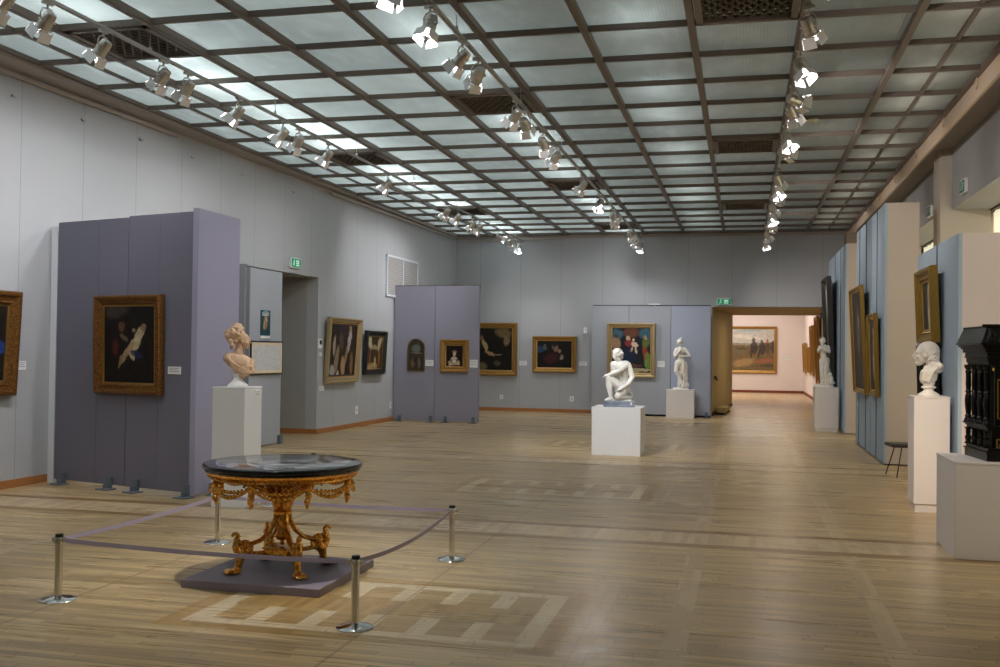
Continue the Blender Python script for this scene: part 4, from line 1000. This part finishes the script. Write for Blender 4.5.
for k in range(4):
    q = PI/4+k*PI/2; R = Matrix.Rotation(q, 4, 'Z')
    def W(x, z, y=0): return R @ Vector((x, y, z))
    br = MB()                                               # upper acanthus bracket
    br.tube([W(.05, .47), W(.07, .54), W(.13, .61), (W(.23, .66)), W(.36, .695)], [.020, .024, .022, .020, .016], 10)
    for e in (-1, 1): br.tube([W(.05, .50, .02*e), W(.10, .585, .035*e), W(.18, .645, .05*e), W(.26, .665, .06*e), W(.30, .64, .06*e)], [.012, .016, .016, .012, .010], 8)
    br.tube([W(.16, .60), W(.22, .60), W(.25, .63), W(.225, .655), W(.20, .635)], [.012, .014, .012, .010, .008], 8)
    br.organic('bracket', M_gold, t, .0045, 1)
    lg = MB()                                               # cabriole leg ending in a paw
    lg.chain([W(.045, .46), W(.06, .38), W(.10, .30), W(.17, .24), W(.25, .215), W(.31, .215)], [.021, .020, .018, .018, .019, .022])
    for e in (-1, 1): lg.tube([W(.05, .44, .012*e), W(.07, .37, .016*e), W(.11, .29, .018*e), W(.18, .23, .02*e), W(.27, .21, .022*e)], .010, 6)
    # volute
    lg.tube([W(.295+.064*math.cos(th)*(1-th/16), .18+.064*math.sin(th)*(1-th/16)) for th in [i*.5 for i in range(20)]], [.020-.0005*i for i in range(20)], 8)
    lg.ell(W(.30, .185), (.03, .03, .03)); lg.ell(W(.30, .16), (.045, .04, .05))
    # leaf curling up at the outer side
    lg.chain([W(.335, .14), W(.365, .20), W(.36, .26), W(.345, .285), W(.36, .305), W(.385, .305)], [.034, .028, .022, .015, .012, .011]); lg.ell(W(.392, .292), .014); lg.ell(W(.345, .24, .02), .02); lg.ell(W(.345, .24, -.02), .02)
    # shank and paw
    lg.chain([W(.325, .14), W(.335, .09), W(.345, .045), W(.35, .035)], [.042, .030, .027, .032])
    lg.ell(W(.37, .022), (.05, .05, .024), (0, 0, q))
    for e in (-1.5, -.5, .5, 1.5): lg.chain([W(.385, .022, .018*e), W(.425, .022, .021*e), W(.44, .014, .021*e)], [.017, .016, .010])
    lg.ell(W(.39, .014), (.062, .05, .012), (0, 0, q))
    lg.tube([W(.28, .15, 0), W(.20, .14, 0), W(.10, .14)], .018, 8)
    lg.organic('leg', M_gold, t, .0045, 1)
sh = MB()
sh.prism([(math.cos(a_)*r_, math.sin(a_)*r_) for a_, r_ in [(PI/4*k, .17 if k % 2 else .12) for k in range(8)]], .11, .125); sh.prism([(math.cos(a_)*r_, math.sin(a_)*r_) for a_, r_ in [(PI/4*k, .15 if k % 2 else .11) for k in range(8)]], .125, .17)
sh.prism([(math.cos(a_)*r_, math.sin(a_)*r_) for a_, r_ in [(PI/4*k, .165 if k % 2 else .12) for k in range(8)]], .17, .182); sh.lathe([(1e-7, .07), (.012, .075), (.02, .09), (.03, .11)], 12)
sh.build('shelf', M_gold, t, bevel=.004)
NF = 8
for k in range(NF):
    q0, q1 = 2*PI*(k+.0)/NF, 2*PI*(k+1.0)/NF; rf = .53
    for amp, nm in ((.085, 'swag'), (.045, 'swag')):
        g_ = MB(); N = 13
        for i in range(N):
            u = i/(N-1); q = q0+(q1-q0)*u; zz = .70-amp*4*u*(1-u)*(1.0)
            rr_ = rf+.01
            g_.ell((rr_*math.cos(q), rr_*math.sin(q), zz), .010+.010*math.sin(PI*u)*(1 if amp > .05 else .5), sub=1)
        g_.tube([((rf+.01)*math.cos(q0+(q1-q0)*i/12), (rf+.01)*math.sin(q0+(q1-q0)*i/12), .69-amp*4*(i/12)*(1-i/12)) for i in range(13)], .008, 6)
        g_.build(nm, M_gold, t, smooth=True)
    d = MB(); c0, s0 = math.cos(q0)*rf, math.sin(q0)*rf
    for z_, r_ in ((.69, .028), (.66, .022), (.635, .026), (.61, .020), (.59, .024), (.565, .016), (.548, .010)): d.ell((c0+rr.uniform(-.006, .006), s0+rr.uniform(-.006, .006), z_), (r_, r_, r_*1.1), sub=2)
    for e in (-1, 1): d.ell((c0-e*s0*.06, s0+e*c0*.06, .675), (.018, .018, .016), sub=1)
    d.build('pendant', M_gold, t, smooth=True)

# ------------------------------------------------------------------ barrier posts and belts
def post_proto():
    t = empty('barrier_post', '', 'barrier post', group='chrome barrier posts')
    MB().lathe([(1e-7, 0), (.118, 0), (.12, .006), (.112, .014), (.085, .022), (.045, .030), (.024, .036), (1e-7, .036)], 40).build('base', M_steel, t, smooth=.6)
    MB().lathe([(1e-7, .03), (.0255, .03), (.0255, .425), (1e-7, .425)], 24).build('pole', M_brush, t, smooth=.6)
    c = MB().lathe([(.029, .395), (.031, .40), (.031, .43), (.029, .433)], 24)
    for k in range(4):
        M = Matrix.Rotation(k*PI/2, 4, 'Z'); c.box(.028, .052, -.012, .012, .402, .428, M)
    c.build('belt_clip', M_brush, t, bevel=.002)
    MB().lathe([(1e-7, .425), (.027, .425), (.028, .432), (.026, .455), (1e-7, .458)], 24).build('cap', M_black, t, smooth=.6)
    return t
pp = post_proto()
PL, PF, PR, PB = (-4.57, 6.10), (-2.36, 6.01), (-2.36, 8.18), (-4.57, 8.27)
pp.location = (*PL, 0); pp['label'] = 'chrome barrier post at the left corner of the table enclosure'
dup(pp, 'chrome barrier post at the front corner, nearest the camera', (*PF, 0), .2)
dup(pp, 'chrome barrier post at the right corner of the table enclosure', (*PR, 0), 0)
dup(pp, 'chrome barrier post behind the left side of the gilded table', (*PB, 0), .1)
dup(pp, 'chrome barrier post whose base shows left of the table stem, behind', (-5.08, 10.38, 0), 0)
dup(pp, 'chrome barrier post whose base shows right of the table stem', (-5.18, 11.71, 0), 0)
def belt(label, a, b, sag, group='lilac barrier belts'):
    a, b = Vector((*a, .413)), Vector((*b, .413)); d = (b-a).normalized(); a = a+d*.055; b = b-d*.055
    m_ = MB(); N = 24; n = Vector((-d.y, d.x, 0))*.0012; rows_ = []
    for i in range(N+1):
        u = i/N; p = a.lerp(b, u)-Vector((0, 0, sag*4*u*(1-u))); tw = 0
        rows_.append([m_.bm.verts.new(p+q) for q in (n+Vector((0, 0, .015)), n-Vector((0, 0, .015)), -n-Vector((0, 0, .015)), -n+Vector((0, 0, .015)))])
    for A, B in zip(rows_, rows_[1:]):
        for k in range(4): m_.bm.faces.new((A[k], A[(k+1) % 4], B[(k+1) % 4], B[k]))
    m_.bm.faces.new(rows_[0]); m_.bm.faces.new(rows_[-1][::-1])
    return tag(m_.build('barrier_belt', M_belt, smooth=.5), label, 'barrier belt', group)
belt('lilac belt in front of the table from left post to front post', PL, PF, .018)
belt('lilac belt on the right from front post to right post', PF, PR, .06)
belt('lilac belt behind the table from right post to back post', PR, PB, .018)
belt('lilac belt on the left from back post to left post', PB, PL, .018)

# ------------------------------------------------------------------ ebony cabinet
t = empty('ebony_cabinet', 'ornate black cabinet with turned columns on the broad right pedestal', 'cabinet', (2.1, 9.60, .84))
def oc(ins, yf=None): return [(-.03-ins*.9, -ins if yf is None else yf), (1.3+ins, -ins), (1.3+ins, .62+ins*.3), (-.09-ins, .62+ins*.3)]
MB().prism(oc(.0), 0, .07).prism(oc(.012), .07, .085).prism(oc(-.012), .085, .115).build('base_moulding', M_ebony, t, bevel=.004)
MB().prism(oc(-.055), .06, 1.0).build('body', M_ebony, t, bevel=.004)
MB().prism(oc(.0), .285, .30).prism(oc(-.015), .265, .285).prism(oc(.018), .30, .315).build('waist_moulding', M_ebony, t, bevel=.003)
c = MB().prism(oc(-.02), .84, .86).prism(oc(-.01), .86, .90).prism(oc(.006), .90, .915).prism(oc(.0), .915, .95)
c.prism(oc(.02), .95, .98).prism(oc(.035), .98, 1.0).prism(oc(.055), 1.0, 1.025)
c.build('cornice', M_ebony, t, bevel=.005)
def frustum(mb, A, za, B, zb):
    a = [mb.bm.verts.new((*p, za)) for p in A]; b = [mb.bm.verts.new((*p, zb)) for p in B]; n = len(a)
    mb.bm.faces.new(a[::-1]); mb.bm.faces.new(b)
    for k in range(n): mb.bm.faces.new((a[k], a[(k+1) % n], b[(k+1) % n], b[k]))
    return mb
g_ = MB(); frustum(g_, oc(.075), 1.025, oc(.015), 1.165); frustum(g_, oc(.078), 1.02, oc(.080), 1.035)
g_.build('sloping_crest', M_ebony, t, bevel=.004)
g_ = MB()
for i in range(13):                                       # carved scrolls on the sloping front
    x0 = -.05+i*.105
    g_.tube([(x0, -.072, 1.04), (x0+.02, -.062, 1.08), (x0+.035, -.045, 1.12), (x0+.03, -.028, 1.16)], [.012, .017, .015, .010], 8)
    g_.tube([(x0+.05+.022*math.cos(th), -.052-.0*th, 1.09+.026*math.sin(th)) for th in [q*.6 for q in range(10)]], .008, 6)
g_.tube([(-.075, -.012, 1.185), (1.3, -.012, 1.185)], .014, 8)
g_.build('carved_scrolls', M_ebony, t, smooth=.6)
MB().prism(oc(.018), 1.165, 1.185).build('top_slab', M_ebony, t, bevel=.005)
def column(x, y, z0, z1, R=.030):
    L = z1-z0
    prof = [(1e-7, 0), (1.25*R, 0), (1.25*R, .04*L), (.85*R, .07*L), (1.1*R, .10*L), (.7*R, .13*L), (.95*R, .25*L), (1.1*R, .38*L), (.9*R, .46*L), (.65*R, .50*L), (1.0*R, .53*L), (.65*R, .56*L), (.85*R, .65*L), (.75*R, .84*L), (1.0*R, .88*L), (.7*R, .91*L), (1.25*R, .95*L), (1.25*R, L), (1e-7, L)]
    MB().lathe(prof, 16, (x, y, z0)).build('column', M_ebony, t, smooth=.7)
for u in (.10, .36, .62, .90):
    x, y = -.012-.065*u, .0+.62*u
    column(x, y, .315, .84, .030); column(x, y, .115, .265, .028)
MB().box(-.005, .03, -.012, .05, .315, .84).build('pilaster', M_ebony, t, bevel=.006)
MB().ell((.015, -.014, .805), (.010, .006, .016), sub=1).build('mount', M_inlay, t)
def outline_panel(x0, x1, z0, z1, wl=.010):
    MB().box(x0, x1, .030, .08, z0, z1).build('door_panel', M_ebony, t, bevel=.01)
    l = MB(); l.box(x0, x1, .022, .030, z0, z0+wl).box(x0, x1, .022, .030, z1-wl, z1).box(x0, x0+wl, .022, .030, z0, z1).box(x1-wl, x1, .022, .030, z0, z1)
    l.build('inlay_line', M_inlay, t)
outline_panel(.055, .60, .37, .72); outline_panel(.68, 1.22, .37, .72)
MB().box(.045, .17, -.004, .02, .12, .20).build('plaque', M_inlay, t); MB().box(.055, .16, -.008, -.004, .13, .19).build('plaque_field', M_ebony, t)
l = MB(); l.beam((.070, -.010, .14), (.085, -.010, .18), .004, .007).beam((.085, -.010, .18), (.10, -.010, .14), .004, .007).beam((.115, -.010, .14), (.115, -.010, .18), .004, .007).beam((.115, -.010, .18), (.14, -.010, .14), .004, .007)
l.build('inlay_letters', M_ivory, t)

# ------------------------------------------------------------------ stool
t = empty('padded_stool', 'black padded stool with thin legs behind the bust pedestal', 'stool', (2.28, 15.75, 0), .15)
s = MB(); s.box(-.22, .30, -.20, .22, .43, .485); s.build('seat', M_leather, t, bevel=.024, seg=4)
for x, y, dx, dy in ((-.10, -.14, -.07, -.10), (-.10, .18, -.08, .08), (.22, -.14, .07, -.10), (.22, .18, .07, .08)):
    MB().tube([(x+.03, y, .44), (x+dx, y+dy, 0)], .009, 8).build('leg', M_black, t)
MB().tube([(.0, -.19, .485), (.02, -.20, .52), (.08, -.2, .53), (.30, -.2, .53), (.32, -.19, .485)], .008, 8).build('arm_rail', M_black, t)

# ------------------------------------------------------------------ small wall and ceiling fittings
def rail(label, p0, p1, drops):
    t = empty('picture_rail', label, 'picture rail', p0, group='slim picture rails')
    p0, p1 = Vector(p0), Vector(p1); d = p1-p0
    MB().beam((0, 0, 0), tuple(d), .03, .045).build('rail', paint('rail_paint', (.42, .36, .32), .5), t, bevel=.004)
    for k in range(drops):
        q = d*((k+.5)/drops); nrm = Vector((-.06, 0, 0)) if abs(d.x) < 1 else Vector((0, .06, 0))
        MB().beam(tuple(q), tuple(q+nrm), .02, .02).build('bracket', M_track, t)
rail('slim picture rail high on left wall near the camera', (XW(2.0)+.075, 2.0, 5.03), (XW(14.1)+.075, 14.1, 5.03), 7)
rail('slim picture rail high on left wall toward the back corner', (XW(19.8)+.075, 19.8, 5.03), (XW(28.7)+.075, 28.7, 5.03), 5)
rail('slim picture rail high on the back wall near the left corner', (-8.05, YB-.075, 4.99), (-5.0, YB-.075, 5.05), 3)
def clip(label, loc, rz):
    t = empty('hanging_clip', label, 'clip', loc, rz, 'small clips under the ceiling on the left wall')
    MB().box(-.012, .012, -.02, 0, -.012, .012).tube([(0, -.02, -.0), (.02, -.035, -.02), (.045, -.035, -.012)], .005, 6).build('hook', M_track, t)
for k, y in enumerate((10.6, 11.9, 13.2, 14.6, 16.2, 18.2)):
    clip('small metal clip on upper left wall, %s from the camera' % ORD[k], (XW(y), y, 4.80), RL)
for k, y in enumerate((13.3, 15.4, 17.7, 20.2, 22.4, 24.5)):
    t = empty('wall_hook', 'bent metal hook on the tan fascia on right, %s from the camera' % ORD[k], 'hook', (2.75, y, 5.08), RR, 'bent hooks on the tan fascia')
    MB().tube([(-.12, -.012, .05), (.05, -.02, .06), (.10, -.03, .03), (.08, -.03, -.05), (-.02, -.02, -.06)], .010, 6).build('hook', M_tan, t, smooth=True)
    MB().box(-.14, -.10, -.02, 0, .03, .07).build('plate', M_tan, t)
def socket(label, loc, rz, s=.1):
    t = empty('wall_socket', label, 'socket', loc, rz, 'white wall sockets')
    MB().box(-s/2, s/2, -.015, 0, -s*.6, s*.6).build('plate', M_card, t, bevel=.004)
    MB().lathe([(1e-7, 0), (.022, 0), (.022, .004), (1e-7, .004)], 14, M=Matrix.Translation((0, -.015, 0)) @ Matrix.Rotation(PI/2, 4, 'X')).build('outlet', M_cardtxt, t)
socket('white wall socket below the entangled figures painting', (XW(21.5), 21.5, .38), RL, .16)
socket('white wall socket on left wall nearest the violet partition', (XW(24.0-.35), 24.0-.35, .39), RL, .14)
socket('white wall socket under the wide dark painting on back wall', (-4.82, YB, .40), 0, .12)
socket('white wall socket under the tall dark portrait on back wall', (-6.96+.05, YB, .41), 0, .1)
t = empty('wall_switch', 'small dark switch beside the left doorway', 'switch', (XW(19.53), 19.53, 1.86), RL)
MB().box(-.09, .09, -.02, 0, -.10, .10).build('plate', M_card, t, bevel=.004); MB().box(-.05, .05, -.03, -.02, -.02, .07).build('reader', M_black, t, bevel=.004)
MB().box(-.04, .04, -.03, 0, -.26, -.18).build('button', M_card, t)
t = empty('thermostat', 'small white sensor box high on back wall left of the partition', 'sensor', (-4.44, YB, 2.38), 0)
MB().box(-.05, .05, -.05, 0, -.10, .08).build('housing', M_card, t, bevel=.008); MB().lathe([(1e-7, 0), (.018, 0), (.018, .006), (1e-7, .006)], 12, M=Matrix.Translation((0, -.05, .02)) @ Matrix.Rotation(PI/2, 4, 'X')).build('dial', M_cardtxt, t)
t = empty('smoke_detector', 'cream smoke detector on the ceiling right of the right track', 'smoke detector', (.95, 15.2, 5.145))
MB().lathe([(1e-7, -.045), (.045, -.045), (.075, -.02), (.08, 0), (1e-7, 0)], 24).build('dome', paint('cream_plastic', (.66, .60, .45), .5), t, smooth=.6)
MB().lathe([(1e-7, -.055), (.015, -.055), (.02, -.045), (1e-7, -.045)], 12).build('sensor', M_cardtxt, t)
t = empty('security_camera', 'dark dome security camera at top right of far doorway', 'camera', (2.14, YB+.45, 2.93), 0)
MB().box(-.06, .06, -.18, .06, .0, .14).build('bracket', paint('ochre_bracket', (.35, .25, .08), .5), t, bevel=.01)
MB().ell((0, -.14, -.08), .095, sub=3).build('dome', M_black, t, smooth=True)
t = empty('wall_grille', 'square perforated metal grille on left wall above the violet partition', 'grille', (XW(23.2), 23.2, 3.05), RL)
M_perf = Mat('perforated_metal', (.42, .42, .43), .6); _a, _b, _c2 = M_perf.xyz()
_h = ((_a*(1/.05)).fr()-.5); _v = ((_c2*(1/.05)).fr()-.5); M_perf.base(M_perf.mix((_h*_h+_v*_v).lt(.07), (.40, .39, .39), (.16, .15, .15))); M_perf = M_perf.m
for k in range(2): MB().box(.04+k*1.1, 1.12+k*1.1, -.03, -.01, .04, .97).build('mesh_panel', M_perf, t)
f = MB()
for x in (0, 1.1, 2.2): f.box(x, x+.05, -.05, 0, 0, 1.02)
f.box(0, 2.25, -.05, 0, 0, .05).box(0, 2.25, -.05, 0, .97, 1.02); f.build('frame', M_pale, t)
# passage fittings
t = empty('low_cabinet', 'small ochre box standing on the passage floor beyond the doorway', 'box', (-.58, 30.6, 0), -.08)
MB().box(-.12, .14, -.8, .7, .06, .20).build('body', paint('ochre_box', (.45, .34, .13), .6), t, bevel=.01); MB().box(-.12, .14, -.8, -.70, 0, .06).box(-.12, .14, .6, .7, 0, .06).build('leg', M_black, t)
t = empty('wall_bracket', 'small black bracket on the ochre passage wall', 'bracket', (-.80, 29.75, 1.05), RL)
MB().beam((-.15, -.02, .04), (.15, -.06, -.04), .05, .07).build('bar', M_black, t, bevel=.01); MB().box(-.03, .03, -.03, 0, -.03, .03).build('plate', M_black, t)
t = empty('picture_lamp', 'small pale lamp on top of the blue-grey back partition', 'lamp', (-2.42, 28.40, 3.09), 0)
MB().box(-.16, .16, -.10, .02, .0, .03).build('shade', M_card, t, bevel=.008); MB().box(-.02, .02, .0, .06, -.03, .02).build('arm', M_track, t)
